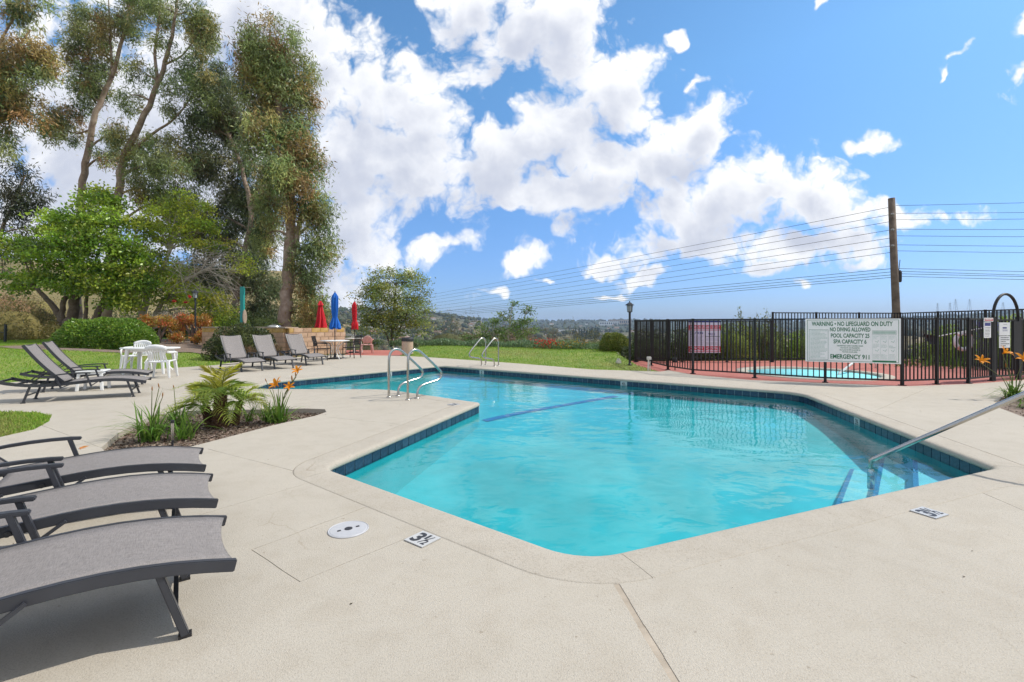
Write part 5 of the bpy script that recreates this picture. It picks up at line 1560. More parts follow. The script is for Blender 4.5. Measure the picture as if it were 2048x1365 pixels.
tree('eucalyptus_tree', 'eucalyptus with slender bending trunk rising from the green tree on the left', 32.5,
     [[(150, 655, .36), (156, 520, .31), (163, 400, .28), (168, 340, .26), (182, 260, .23), (200, 205, .20), (222, 160, .17), (240, 100, .13), (256, 30, .09), (266, -30, .05)],
      [(224, 155, .13), (222, 90, .09), (218, 20, .05), (216, -30, .03)], [(182, 260, .10), (150, 270, .06), (110, 250, .03)]],
     [(180, 40, 36, 34, 0), (165, 95, 34, 40, 0), (205, 70, 30, 40, 0), (150, 150, 30, 36, 0), (185, 130, 26, 30, 0), (215, 120, 24, 26, 0), (170, 190, 34, 30, 0), (200, 170, 28, 26, 0), (140, 225, 34, 26, 0), (110, 245, 34, 22, 0),
      (145, 275, 28, 18, 0), (230, 40, 30, 34, 0), (265, 10, 36, 20, 0), (225, 270, 24, 20, 0), (215, 310, 26, 30, 0), (90, 260, 22, 14, 0), (250, 60, 24, 26, 0)],
     EUC_B, per_m2=2.2, nper=150, sig=.24, group='eucalyptus trees behind the left lawn')
tree('eucalyptus_tree', 'eucalyptus at the left edge with bronze green foliage entering the picture', 25.0,
     [[(-90, 660, .40), (-80, 450, .34), (-60, 300, .26), (-20, 180, .16), (20, 120, .08), (60, 60, .04)], [(-60, 300, .14), (-10, 250, .08), (50, 220, .04)], [(-40, 220, .12), (10, 50, .07), (60, 10, .03)]],
     [(20, 20, 40, 28, 0), (75, 10, 28, 14, 0), (35, 110, 55, 42, 0), (75, 120, 30, 36, 0), (20, 180, 45, 40, 0), (80, 165, 24, 26, 0), (15, 240, 40, 36, 0), (55, 225, 32, 22, 0), (5, 300, 26, 24, 0), (-30, 150, 50, 90, 0)],
     EUC_B, per_m2=2.4, nper=150, sig=.24, group='eucalyptus trees behind the left lawn')
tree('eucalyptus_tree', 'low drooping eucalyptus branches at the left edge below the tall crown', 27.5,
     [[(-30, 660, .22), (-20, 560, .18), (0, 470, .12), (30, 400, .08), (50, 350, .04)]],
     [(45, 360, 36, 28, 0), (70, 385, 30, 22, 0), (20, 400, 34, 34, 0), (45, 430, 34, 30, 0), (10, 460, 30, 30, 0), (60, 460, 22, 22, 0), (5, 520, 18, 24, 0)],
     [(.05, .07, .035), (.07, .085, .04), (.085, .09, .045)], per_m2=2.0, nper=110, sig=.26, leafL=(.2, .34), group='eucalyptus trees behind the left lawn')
# broadleaf trees in front
tree('broadleaf_tree', 'bright green broadleaf tree with several trunks behind the clipped hedge', 25.0,
     [[(140, 655, .34), (148, 610, .30), (155, 570, .24), (165, 510, .15), (170, 450, .08)], [(126, 648, .22), (108, 615, .18), (85, 590, .13), (55, 560, .07)], [(124, 650, .18), (125, 615, .16), (135, 580, .13), (130, 530, .07)], [(170, 650, .12), (173, 600, .10), (176, 560, .08), (200, 500, .05)], [(180, 655, .2), (200, 620, .2), (215, 590, .14), (240, 540, .07)]],
     [(185, 395, 40, 26, 0), (220, 400, 34, 22, 0), (150, 430, 44, 26, -.5), (210, 440, 50, 30, -1), (110, 445, 36, 22, 0), (90, 475, 44, 24, 0), (150, 480, 55, 30, -1), (220, 485, 55, 30, -1), (55, 505, 40, 24, 0), (110, 520, 55, 28, -1), (180, 530, 55, 30, -1.2), (240, 530, 45, 30, -1),
      (60, 550, 44, 22, 0), (35, 575, 30, 16, 0), (110, 565, 50, 22, -.6), (170, 575, 40, 20, -.8), (230, 570, 44, 26, -.8), (280, 560, 34, 26, -.6), (265, 600, 34, 22, -.6), (270, 510, 36, 28, -.5), (25, 480, 24, 16, 0), (240, 610, 30, 16, -.4)],
     BROAD, style='broad', per_m2=5.0, nper=80, leafL=(.11, .21), leafW=.10, sig=.22, bark='bark', mat_='gloss_leaf', twig=.5, twig_r=.010, group='broadleaf trees on the left')
tree('broadleaf_tree', 'yellow green wind-swept tree with bare grey twigs right of the green tree', 26.5,
     [[(292, 660, .30), (284, 620, .24), (300, 580, .18), (330, 530, .12), (350, 470, .06)], [(296, 655, .2), (325, 600, .15), (370, 560, .10), (430, 530, .05)], [(290, 650, .15), (270, 600, .11), (262, 540, .06)]],
     [(360, 395, 30, 16, 0), (340, 420, 44, 20, 0), (300, 440, 40, 22, 0), (390, 420, 36, 18, 0), (370, 450, 44, 20, 0), (330, 470, 44, 22, 0), (410, 455, 30, 16, 0), (270, 460, 34, 18, 0), (300, 500, 44, 22, 0), (380, 490, 30, 14, 0), (440, 490, 30, 12, 0), (475, 520, 26, 10, 0), (480, 545, 28, 9, 0),
      (330, 540, 44, 24, 0), (300, 560, 40, 26, -.5), (360, 580, 36, 22, 0), (400, 600, 40, 26, 0), (430, 630, 40, 24, 0), (440, 590, 30, 18, 0), (340, 600, 36, 20, 0), (450, 655, 24, 14, 0)],
     YELLOW, style='broad', per_m2=4.8, nper=75, leafL=(.10, .19), leafW=.09, sig=.22, bark='grey_twig', mat_='gloss_leaf', twig=1.0, twig_r=.011, group='broadleaf trees on the left')
def bare_twigs():
    root = bpy.data.objects['broadleaf_tree.001']; b = root.location; mb = MB()
    for k in range(100):
        a = W(random.uniform(320, 450), random.uniform(500, 590), 26.3 + random.uniform(-1.4, .4))
        e = W(random.uniform(370, 512), random.uniform(490, 620), 26.0 + random.uniform(-1.6, .4))
        if e.x < a.x: continue
        m_ = a.lerp(e, .55) + Vector((0, 0, random.uniform(-.1, .45)))
        mb.tube([a - b, m_ - b, e - b], [.011, .008, .003], 4, False)
    mb.build('bare_twigs', M['grey_twig'], root)
bare_twigs()
tree('shrub_tree', 'rounded leafy tree beside the red umbrellas at the lawn edge', 27.0,
     [[(783, 692, .10), (784, 670, .09), (786, 640, .07), (790, 590, .04), (795, 550, .02)], [(780, 690, .07), (765, 650, .05), (745, 600, .02)], [(786, 690, .07), (808, 640, .05), (830, 590, .02)]],
     [(770, 565, 34, 22, 0), (815, 565, 30, 24, 0), (740, 590, 34, 22, 0), (790, 590, 40, 24, -.4), (835, 595, 28, 22, 0), (760, 620, 44, 24, -.4), (815, 625, 40, 24, -.4), (740, 650, 32, 20, 0), (785, 655, 44, 20, -.5), (835, 650, 30, 20, 0), (720, 615, 16, 16, 0), (850, 625, 14, 20, 0), (780, 545, 14, 10, 0), (752, 552, 12, 12, 0), (826, 545, 14, 10, 0)],
     [(.28, .34, .085), (.22, .28, .07), (.35, .38, .10), (.17, .23, .055), (.35, .35, .06)], style='broad', per_m2=7.5, nper=70, leafL=(.08, .15), leafW=.06, sig=.20, bark='bark', twig=.8, twig_r=.008, mat_='gloss_leaf')
tree('shrub_tree', 'sparse upright sapling with leafy stems beyond the far grab rails', 27.5,
     [[(1015, 692, .05), (1018, 660, .04), (1022, 630, .03), (1025, 603, .012)], [(1035, 690, .04), (1045, 650, .03), (1055, 615, .012)], [(990, 690, .04), (985, 660, .03), (985, 640, .012)], [(960, 692, .035), (962, 660, .025), (962, 640, .01)]],
     [(1024, 612, 9, 10, 0), (1018, 635, 12, 12, 0), (1028, 655, 16, 14, 0), (1056, 622, 9, 10, 0), (1050, 645, 13, 12, 0), (1045, 670, 15, 14, 0), (985, 648, 13, 12, 0), (995, 665, 14, 12, 0), (962, 650, 10, 12, 0), (970, 672, 18, 12, 0), (940, 675, 15, 10, 0), (1010, 678, 18, 10, 0), (1068, 660, 8, 10, 0), (1000, 628, 7, 5, 0)],
     [(.17, .25, .06), (.22, .29, .07), (.13, .20, .05)], style='broad', per_m2=16, nper=44, leafL=(.08, .16), leafW=.06, sig=.13, bark='grey_twig', twig=.9, twig_r=.007, mat_='gloss_leaf')

# hedges and shrubs ---------------------------------------------------
def bush(name, label, c, rad, pal, n, leafL=(.05, .10), leafW=.045, power=2.6, mat_='gloss_leaf', group=None, up=.3, cat='shrub', fill=.25, lumps=.10, core=True, flower=None):
    c = Vector(c); rx, ry, rz = rad
    root = empty(name, c, 0, label, cat, group)
    th = RNG.uniform(0, 2 * math.pi, n); cz = RNG.uniform(-.15, 1, n); s = np.sqrt(np.maximum(0, 1 - cz ** 2))
    u = np.stack([s * np.cos(th), s * np.sin(th), cz], 1)
    k = (np.abs(u) ** power).sum(1) ** (-1 / power)
    lump = 1 + lumps * (np.sin(5 * u[:, 0] * rx * 1.3 + 3) * np.sin(4 * u[:, 1] * ry + 1) + np.sin(9 * u[:, 0] + 7 * u[:, 2]) * .6)
    r = (k * lump * (1 - fill * RNG.uniform(0, 1, n) ** 2.0))[:, None]
    Pn = u * r * np.array([rx, ry, rz]); Pn[:, 2] = np.maximum(Pn[:, 2], .01)
    D = unit(u) * .7 + RNG.normal(size=(n, 3)) * .6 + np.array([0, 0, up])
    leaves('foliage', Pn, D, RNG.uniform(*leafL, n), leafW * RNG.uniform(.7, 1.3, n), palette(pal, n, .3), M[mat_], root, bend=.08)
    w = MB()
    for _ in range(26):
        i = random.randrange(n); e = Vector(Pn[i]) * .92; a = Vector((e.x * .25, e.y * .25, 0))
        w.tube([a, a.lerp(e, .5) + Vector((0, 0, .05)), e], [.018, .012, .004], 5, False)
    w.build('stems', M['bark'], root)
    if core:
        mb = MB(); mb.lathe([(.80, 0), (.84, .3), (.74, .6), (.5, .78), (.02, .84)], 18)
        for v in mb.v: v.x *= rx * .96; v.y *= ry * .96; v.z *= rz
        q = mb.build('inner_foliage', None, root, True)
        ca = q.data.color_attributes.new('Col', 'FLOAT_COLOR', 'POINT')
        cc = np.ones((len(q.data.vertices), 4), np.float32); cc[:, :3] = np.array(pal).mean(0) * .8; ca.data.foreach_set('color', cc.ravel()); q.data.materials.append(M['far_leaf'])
    return root
q = Vector((-16.75, 19.4, .38))
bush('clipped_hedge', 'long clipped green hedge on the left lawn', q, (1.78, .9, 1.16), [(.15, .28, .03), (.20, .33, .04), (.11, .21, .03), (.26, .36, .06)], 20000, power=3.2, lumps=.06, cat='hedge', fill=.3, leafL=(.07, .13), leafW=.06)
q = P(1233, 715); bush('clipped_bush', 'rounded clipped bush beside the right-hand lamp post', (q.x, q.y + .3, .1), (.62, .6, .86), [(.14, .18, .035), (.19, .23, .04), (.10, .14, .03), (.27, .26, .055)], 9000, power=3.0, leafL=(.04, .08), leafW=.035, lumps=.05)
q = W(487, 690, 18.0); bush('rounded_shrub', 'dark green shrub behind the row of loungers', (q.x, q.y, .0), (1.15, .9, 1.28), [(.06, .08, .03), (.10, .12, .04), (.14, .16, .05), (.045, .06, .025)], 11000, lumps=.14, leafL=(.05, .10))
for (px, d, r_, lab) in ((497, 17.3, .34, 'dry brown grass tuft between the first two loungers of the row'), (548, 17.8, .36, 'dry brown grass tuft at the foot of the block wall corner')):
    q = W(px, 700, d); bush('dry_tuft', lab, (q.x, q.y, 0), (r_, r_, .5), [(.22, .14, .08), (.28, .19, .11), (.14, .12, .05)], 1400, leafL=(.08, .2), leafW=.02, up=1.2, group='dry grass tufts behind the loungers', core=False)
# shrubs on the slope at far left
SCRUB = [(0.216, 0.189, 0.061), (0.270, 0.230, 0.081), (0.162, 0.162, 0.054), (0.338, 0.257, 0.121)]
for i, (px, py, d, rx, rz, pal, lab) in enumerate((
        (25, 690, 27.5, 1.7, 2.3, SCRUB, 'olive scrub bush at the left edge beyond the lawn'),
        (85, 690, 29.0, 1.5, 1.8, SCRUB + [(.10, .12, .04)], 'olive scrub bush in front of the multi-trunk tree'),
        (5, 640, 40.0, 2.6, 3.4, [(.30, .15, .09), (.24, .16, .08), (.2, .15, .07)], 'rust coloured dry bush on the slope at the left edge'),
        (60, 645, 46.0, 2.6, 2.4, SCRUB, 'pale scrub bush on the dry slope at the left'),
        (205, 655, 40.0, 2.2, 1.9, [(.06, .08, .03), (.09, .10, .04)], 'dark bush on the dry slope behind the hedge'),
        (260, 660, 36.0, 2.0, 2.1, [(.06, .09, .025), (.09, .12, .035)], 'dark green bush behind the right end of the hedge'),
        (330, 665, 33.0, 1.7, 2.0, [(.05, .08, .025), (.08, .11, .03)], 'dark green bush behind the orange shrubs'),
        (455, 660, 29.0, 1.8, 2.2, [(.07, .11, .025), (.11, .15, .035), (.05, .08, .02)], 'leafy green bush left of the teal post'),
        (525, 665, 30.5, 1.9, 2.0, [(.045, .07, .025), (.08, .10, .03)], 'dark bush between the teal post and the pale trunk'),
        (620, 665, 30.0, 1.5, 1.6, [(.06, .08, .03), (.09, .11, .04)], 'dark bush at the foot of the columnar eucalyptus'))):
    z = max(0.1, ground_z(*W(px, py, d).to_2d()) if d > 30 else .2)
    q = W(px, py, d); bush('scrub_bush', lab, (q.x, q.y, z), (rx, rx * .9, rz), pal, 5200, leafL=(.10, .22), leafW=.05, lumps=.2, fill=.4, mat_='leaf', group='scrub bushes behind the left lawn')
# orange succulent shrubs with stubby trunks
ORANGE = [(0.504, 0.192, 0.036), (0.432, 0.240, 0.042), (0.312, 0.264, 0.048), (0.552, 0.144, 0.060), (0.360, 0.192, 0.036)]
def orange_shrub(px, d, H, w, label, n):
    q = W(px, 690, d); z0 = .42; r = empty('orange_shrub', (q.x, q.y, z0), 0, label, 'shrub', 'orange succulent shrubs')
    wd = MB(); C = []
    for k in range(9 if H > .6 else 5):
        a = random.uniform(0, 6.28); e = Vector((w * .75 * math.cos(a), w * .55 * math.sin(a), H * random.uniform(.62, .92)))
        wd.tube([Vector((random.uniform(-.05, .05), 0, 0)), e * .4 + Vector((0, 0, .06)), e], [.07 * H, .05 * H, .02], 6)
        for _ in range(7): C.append(e + Vector((random.gauss(0, .16 * w), random.gauss(0, .14 * w), random.gauss(.02, .09))))
    wd.build('trunk', M['bark'], r, True)
    C = np.array([tuple(c) for c in C]); i = RNG.integers(0, len(C), n); off = RNG.normal(size=(n, 3)) * [.10, .10, .06]
    leaves('foliage', C[i] + off, RNG.normal(size=(n, 3)) * .6 + [0, 0, .7], RNG.uniform(.06, .12, n), .05, palette(ORANGE, len(C), .3)[i], M['gloss_leaf'], r)
for a in ((316, 23.0, 1.30, .62, 'left orange succulent shrub with stout trunk beside the hedge', 2600), (388, 23.0, 1.42, .62, 'right orange succulent shrub with stout trunk below the lamp', 3000), (352, 24.0, 1.05, .55, 'reddish orange shrub between the two stout orange shrubs', 1800),
          (355, 22.3, .36, .28, 'low red orange shrub at the front of the mulch bed', 700), (412, 22.0, .50, .35, 'small orange shrub at the right end of the bed', 900), (394, 22.2, .26, .18, 'tiny coral shrub at the foot of the right stout shrub', 350), (424, 21.8, .48, .28, 'small yellow orange shrub against the low wall', 700)):
    orange_shrub(*a)
def plumeria():
    q = W(355, 680, 24.6); r = empty('twiggy_bush', (q.x, q.y, .45), 0, 'pale leafless twiggy bush with a few red flowers by the lamp', 'shrub'); mb = MB(); tips = []
    def grow(p, d, L, rad, k):
        e = p + d * L; mb.tube([p, p.lerp(e, .5) + Vector((0, 0, .02)), e], [rad, rad * .85, rad * .7], 5, False)
        if k == 0: tips.append(e); return
        for _ in range(3 if k > 2 else 2):
            v = (d + Vector((random.gauss(0, .5), random.gauss(0, .5), random.uniform(0, .35)))).normalized(); grow(e, v, L * random.uniform(.62, .9), rad * .66, k - 1)
    for _ in range(6): grow(Vector((random.uniform(-.1, .1), 0, .1)), Vector((random.gauss(0, .7), random.gauss(0, .5), 1)).normalized(), .55, .035, 4)
    mb.build('branches', M['grey_twig'], r)
    n = 500; T = np.array([tuple(random.choice(tips)) for _ in range(n)])
    leaves('foliage', T + RNG.normal(size=(n, 3)) * .05, RNG.normal(size=(n, 3)), RNG.uniform(.04, .09, n), .03, palette([(.12, .15, .06), (.2, .2, .1)], n), M['leaf'], r)
    for (px, py) in ((348, 603), (371, 605), (366, 632), (380, 594)):
        c = W(px, py, 24.3) - r.location; k = 26
        leaves('flower', np.array([tuple(c)] * k) + RNG.normal(size=(k, 3)) * .03, RNG.normal(size=(k, 3)), RNG.uniform(.06, .10, k), .06, palette([(.6, .01, .03), (.5, .02, .06)], k), M['petal'], r)
plumeria()

# strip of ground cover and brush beyond the far lawn ------------------
def ground_cover():
    n = 15000; t = RNG.uniform(0, 1, n); X = -6.6 + 11.6 * t; Y = np.interp(X, [-6.6, -3, 0, 3, 5], [25.2, 24.2, 22.4, 21.0, 19.6]) + RNG.uniform(0, 2.0, n) ** 1
    Z = .2 + RNG.uniform(0, .26, n) * (1 + .3 * np.sin(X * 3)) - .05
    cc = palette([(.12, .19, .09), (.16, .24, .11), (.20, .28, .12), (.09, .15, .06)], n, .25)
    tag(leaves('ground_cover', np.stack([X, Y, Z], 1), RNG.normal(size=(n, 3)) * .5 + [0, 0, 1], RNG.uniform(.10, .2, n), .05, cc, M['leaf']), 'low succulent ground cover along the far lawn edge', 'ground cover', kind='stuff')
ground_cover()
def flower_bush(px, py, d, w, pal, lab, n=260, leafpal=((.12, .19, .07), (.16, .22, .08))):
    q = W(px, py, d); r = empty('flower_bush', (q.x, q.y, .1), 0, lab, 'flowers'); k = 700
    C = RNG.normal(size=(k, 3)) * [w * .5, .25, .12] + [0, 0, .22]
    leaves('foliage', C, RNG.normal(size=(k, 3)) * .6 + [0, 0, .8], RNG.uniform(.08, .16, k), .04, palette(leafpal, k), M['leaf'], r)
    C = RNG.normal(size=(n, 3)) * [w * .42, .2, .10] + [0, -.1, .40]
    leaves('blossoms', C, RNG.normal(size=(n, 3)), RNG.uniform(.05, .10, n), .06, palette(pal, n), M['petal'], r)
flower_bush(1098, 700, 21.6, .75, [(.6, .02, .02), (.55, .06, .03), (.7, .03, .04)], 'patch of red flowers in the ground cover beyond the lawn', 240)
flower_bush(1140, 702, 21.2, .9, [(.45, .32, .03), (.4, .2, .03)], 'patch of yellow orange flowers right of the red ones', 90)
flower_bush(745, 690, 25.5, .5, [(.35, .30, .5), (.4, .36, .55)], 'tuft of pale lilac flowers beside the pink chair', 60)
BRUSH = [(.12, .105, .06), (.16, .13, .075), (.10, .10, .05), (.19, .14, .09)]
for i, (px, d, rx, top, pal, lab) in enumerate((
        (895, 34, 1.9, 652, [(.11, .12, .055), (.14, .14, .07)], 'grey green brush left of the far grab rails'),
        (935, 38, 2.2, 648, BRUSH, 'brown leafless brush behind the far grab rails'),
        (1000, 31, 1.7, 664, [(.26, .17, .10), (.2, .15, .09)], 'tan dead brush at the foot of the sapling'),
        (1040, 30, 1.4, 668, [(.24, .16, .10), (.18, .14, .08)], 'dry pinkish brush right of the sapling'),
        (1090, 33, 1.9, 668, BRUSH, 'grey brush behind the red flowers'),
        (1135, 36, 2.2, 664, [(.10, .105, .05), (.13, .12, .06)], 'dark brush left of the conifer row'),
        (1180, 33, 1.7, 672, [(.12, .13, .05), (.16, .15, .06)], 'olive brush in the dip left of the clipped bush'),
        (870, 42, 2.4, 657, [(.10, .11, .06), (.13, .13, .07)], 'dull green brush behind the bin'),
        (1205, 29, 1.1, 690, [(.14, .2, .05), (.17, .22, .07)], 'fresh green weeds left of the clipped bush'),
        (680, 36, 2.2, 655, [(.08, .09, .045), (.11, .11, .055)], 'dark brush behind the closed umbrellas'),
        (725, 40, 2.2, 656, BRUSH, 'grey brown brush between the umbrellas and the leafy tree'))):
    q = W(px, top, d); zg = ground_z(q.x, q.y); rz = max(.8, q.z - zg)
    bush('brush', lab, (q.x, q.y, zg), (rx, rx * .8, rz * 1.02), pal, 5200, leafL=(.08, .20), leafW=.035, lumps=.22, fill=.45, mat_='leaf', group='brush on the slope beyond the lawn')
# planting behind the spa
for i, (x, y, rx, rz, pal, lab) in enumerate((
        (5.3, 18.3, 1.0, 1.05, [(0.053, 0.075, 0.030), (0.090, 0.120, 0.038)], 'dark clipped shrub behind the left corner of the spa fence'),
        (7.0, 18.4, 1.1, 1.1, [(0.053, 0.075, 0.030), (0.105, 0.135, 0.045)], 'dark clipped shrub behind the caution sign'),
        (8.6, 18.5, 1.0, 1.25, [(0.105, 0.150, 0.030), (0.180, 0.240, 0.045), (0.270, 0.300, 0.060)], 'green shrub behind the middle of the spa'),
        (10.2, 19.2, 1.1, 1.2, [(0.120, 0.165, 0.045), (0.195, 0.240, 0.060)], 'green shrub behind the large warning sign'),
        (12.2, 19.4, 1.2, 1.0, [(0.180, 0.270, 0.045), (0.240, 0.330, 0.060)], 'bright green shrub behind the tall fence'),
        (14.4, 19.4, 1.3, 1.0, [(0.210, 0.300, 0.045), (0.300, 0.375, 0.075), (0.135, 0.210, 0.045)], 'yellow green shrub behind the tall fence corner'),
        (16.2, 17.2, 1.2, 1.2, [(0.210, 0.300, 0.045), (0.270, 0.360, 0.060)], 'bright green shrub outside the fence at the right'),
        (15.8, 14.6, 1.0, 1.5, [(0.180, 0.300, 0.045), (0.330, 0.420, 0.075)], 'bright leafy shrub seen through the arched gate'))):
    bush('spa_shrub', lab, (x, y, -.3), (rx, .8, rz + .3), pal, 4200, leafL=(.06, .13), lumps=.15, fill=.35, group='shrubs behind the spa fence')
def leafy_stems(px0, px1, d, ytop, n, label):
    r0 = W((px0 + px1) / 2, 700, d); r = empty('leafy_stems', (r0.x, r0.y, -.2), 0, label, 'shrub'); mb = MB(); C = []
    for k in range(n):
        px = random.uniform(px0, px1); tip = W(px + random.uniform(-8, 8), random.uniform(ytop, ytop + 40), d) - r.location; b = Vector((tip.x * .8, 0, 0))
        m_ = b.lerp(tip, .5) + Vector((random.uniform(-.1, .1), 0, 0)); mb.tube([b, m_, tip], [.014, .01, .004], 5, False)
        for i in range(34):
            t = random.uniform(.35, 1); C.append(b.lerp(tip, t) + Vector((random.gauss(0, .05), random.gauss(0, .05), 0)))
    mb.build('stems', M['bark'], r); C = np.array([tuple(c) for c in C]); k = len(C)
    leaves('foliage', C, RNG.normal(size=(k, 3)) * .7 + [0, 0, .6], RNG.uniform(.07, .13, k), .04, palette([(.10, .14, .03), (.15, .19, .04), (.2, .22, .05)], k), M['gloss_leaf'], r)
leafy_stems(1462, 1550, 18.6, 610, 22, 'tall leafy stems rising above the fence behind the spa')
def agapanthus():
    r = empty('agapanthus', (14.9, 15.5, -.2), 0, 'purple flowering plants outside the fence at the right', 'flowers'); mb = MB(); C = []
    for k in range(22):
        px = random.choice((random.uniform(1955, 1975), random.uniform(1990, 2048))); q = W(px, random.uniform(645, 700), 15.2 + random.uniform(-.3, 1)) - r.location
        mb.tube([(q.x, q.y, 0), (q.x + .03, q.y, q.z)], .006, 4, False); C.append(q)
    mb.build('stems', M['bark'], r); C = np.array([tuple(c) for c in C]); i = np.repeat(np.arange(len(C)), 30); k = len(i)
    leaves('blossoms', C[i] + RNG.normal(size=(k, 3)) * .05, RNG.normal(size=(k, 3)), .05, .03, palette([(.16, .10, .5), (.22, .16, .6)], k), M['petal'], r)
    n = 500; P0 = RNG.normal(size=(n, 3)) * [1.0, .5, .02] + [0, 0, .02]
    leaves('foliage', P0, RNG.normal(size=(n, 3)) * .5 + [0, 0, 1], RNG.uniform(.4, .7, n), .04, palette([(.08, .15, .03), (.12, .2, .04)], n), M['blade'], r)
agapanthus()

# palm ----------------------------------------------------------------
def frond(L, n=20, droop=.55, col=((.12, .19, .03), (.16, .23, .04))):
    """feather leaf along +x arching down; returns verts, faces, colours"""
    V, F, Cc = [], [], []
    def rach(t): return np.array([L * (t - .10 * t * t), 0, L * (.42 * t - droop * 1.15 * t * t)])
    base = palette(col, 1, .2)[0]
    for i in range(n):
        t = .14 + .86 * i / (n - 1)
        p = rach(t); tg = rach(min(1, t + .02)) - rach(t - .02); tg /= np.linalg.norm(tg)
        ll = L * .42 * math.sin(math.pi * (.12 + .80 * t)) ** .8
        for s in (-1, 1):
            d = np.array([.62 * tg[0], s * .75, .62 * tg[2] + .16 - .18 * random.random()]) + RNG.normal(0, .07, 3); d /= np.linalg.norm(d)
            up = np.cross(d, tg); up /= max(1e-6, np.linalg.norm(up)); w = .0054
            k = len(V); mid = p + d * ll * .5; tip = p + d * ll + np.array([0, 0, -.22 * ll])
            V += [p + tg * w, p - tg * w, mid - tg * w * .9, tip, mid + tg * w * .9]; F.append((k, k + 1, k + 2, k + 3, k + 4))
            cc = base * random.uniform(.8, 1.25); Cc += [cc] * 5
    k = len(V)
    for i in range(9):
        t = i / 8; p = rach(t); w = .012 * (1 - .8 * t)
        V += [p + np.array([0, w, 0]), p + np.array([0, -w, 0])]; Cc += [np.array([.22, .24, .05])] * 2
        if i: q = k + 2 * i; F.append((q - 2, q - 1, q + 1, q))
    return V, F, Cc
def palm():
    q = P(440, 853, -.06)
    r = empty('pygmy_palm', (q.x, q.y, -.09), 0, 'small feather palm with shaggy trunks in the planting bed', 'palm')
    def head(loc, H, rad, nf, L, lean):
        top = Vector(loc) + Vector(lean) * H + Vector((0, 0, H))
        tr = MB()
        for i in range(int(H / .022)):
            z = i * .022; c = Vector(loc).lerp(top, z / H)
            for k in range(9):
                a = 2 * math.pi * (k + (i % 2) * .5) / 9 + random.uniform(-.1, .1); rr = rad * (1.15 - .35 * z / H) * (1 + .12 * random.random())
                d = Vector((math.cos(a), math.sin(a), 0)); s = Vector((-d.y, d.x, 0)); b = c + d * rr * .72
                tr.add([b - s * .022, b + s * .022, b + d * rr * .42 + Vector((0, 0, .045)) + s * .008, b + d * rr * .42 + Vector((0, 0, .045)) - s * .008, b + Vector((0, 0, .05))], [(0, 1, 2, 3), (3, 2, 4), (1, 4, 2), (0, 3, 4)])
        tr.tube([Vector(loc), top], [rad, rad * .75], 12)
        tr.build('trunk', M['palm_trunk'], r)
        for k in range(nf):
            young = k > nf * .7
            col = ((.46, .45, .05), (.40, .42, .05)) if young else ((.18, .27, .045), (.25, .33, .055), (.31, .36, .06))
            V, F, Cc = frond(L * random.uniform(.8, 1.05) * (.8 if young else 1), col=col, droop=random.uniform(.65, 1.0) if not young else .35)
            me = bpy.data.meshes.new('frond'); me.from_pydata([tuple(v) for v in V], [], F); me.update()
            ca = me.color_attributes.new('Col', 'FLOAT_COLOR', 'POINT'); c4 = np.ones((len(V), 4), np.float32); c4[:, :3] = np.array(Cc); ca.data.foreach_set('color', c4.ravel())
            me.materials.append(M['blade']); o = link(bpy.data.objects.new('frond', me), r)
            o.location = top - Vector((0, 0, .02)); a = k * 2.39996 + random.uniform(-.2, .2)
            o.rotation_euler = (random.uniform(-.15, .15), -(random.uniform(.6, 1.15) if young else random.uniform(.0, .75)), a)
    head((0, 0, 0), .46, .085, 19, .70, (.02, 0, 0)); head((-.15, .04, 0), .30, .06, 12, .60, (-.40, .1, 0)); head((.12, .16, 0), .33, .045, 9, .50, (.15, .1, 0))
palm()

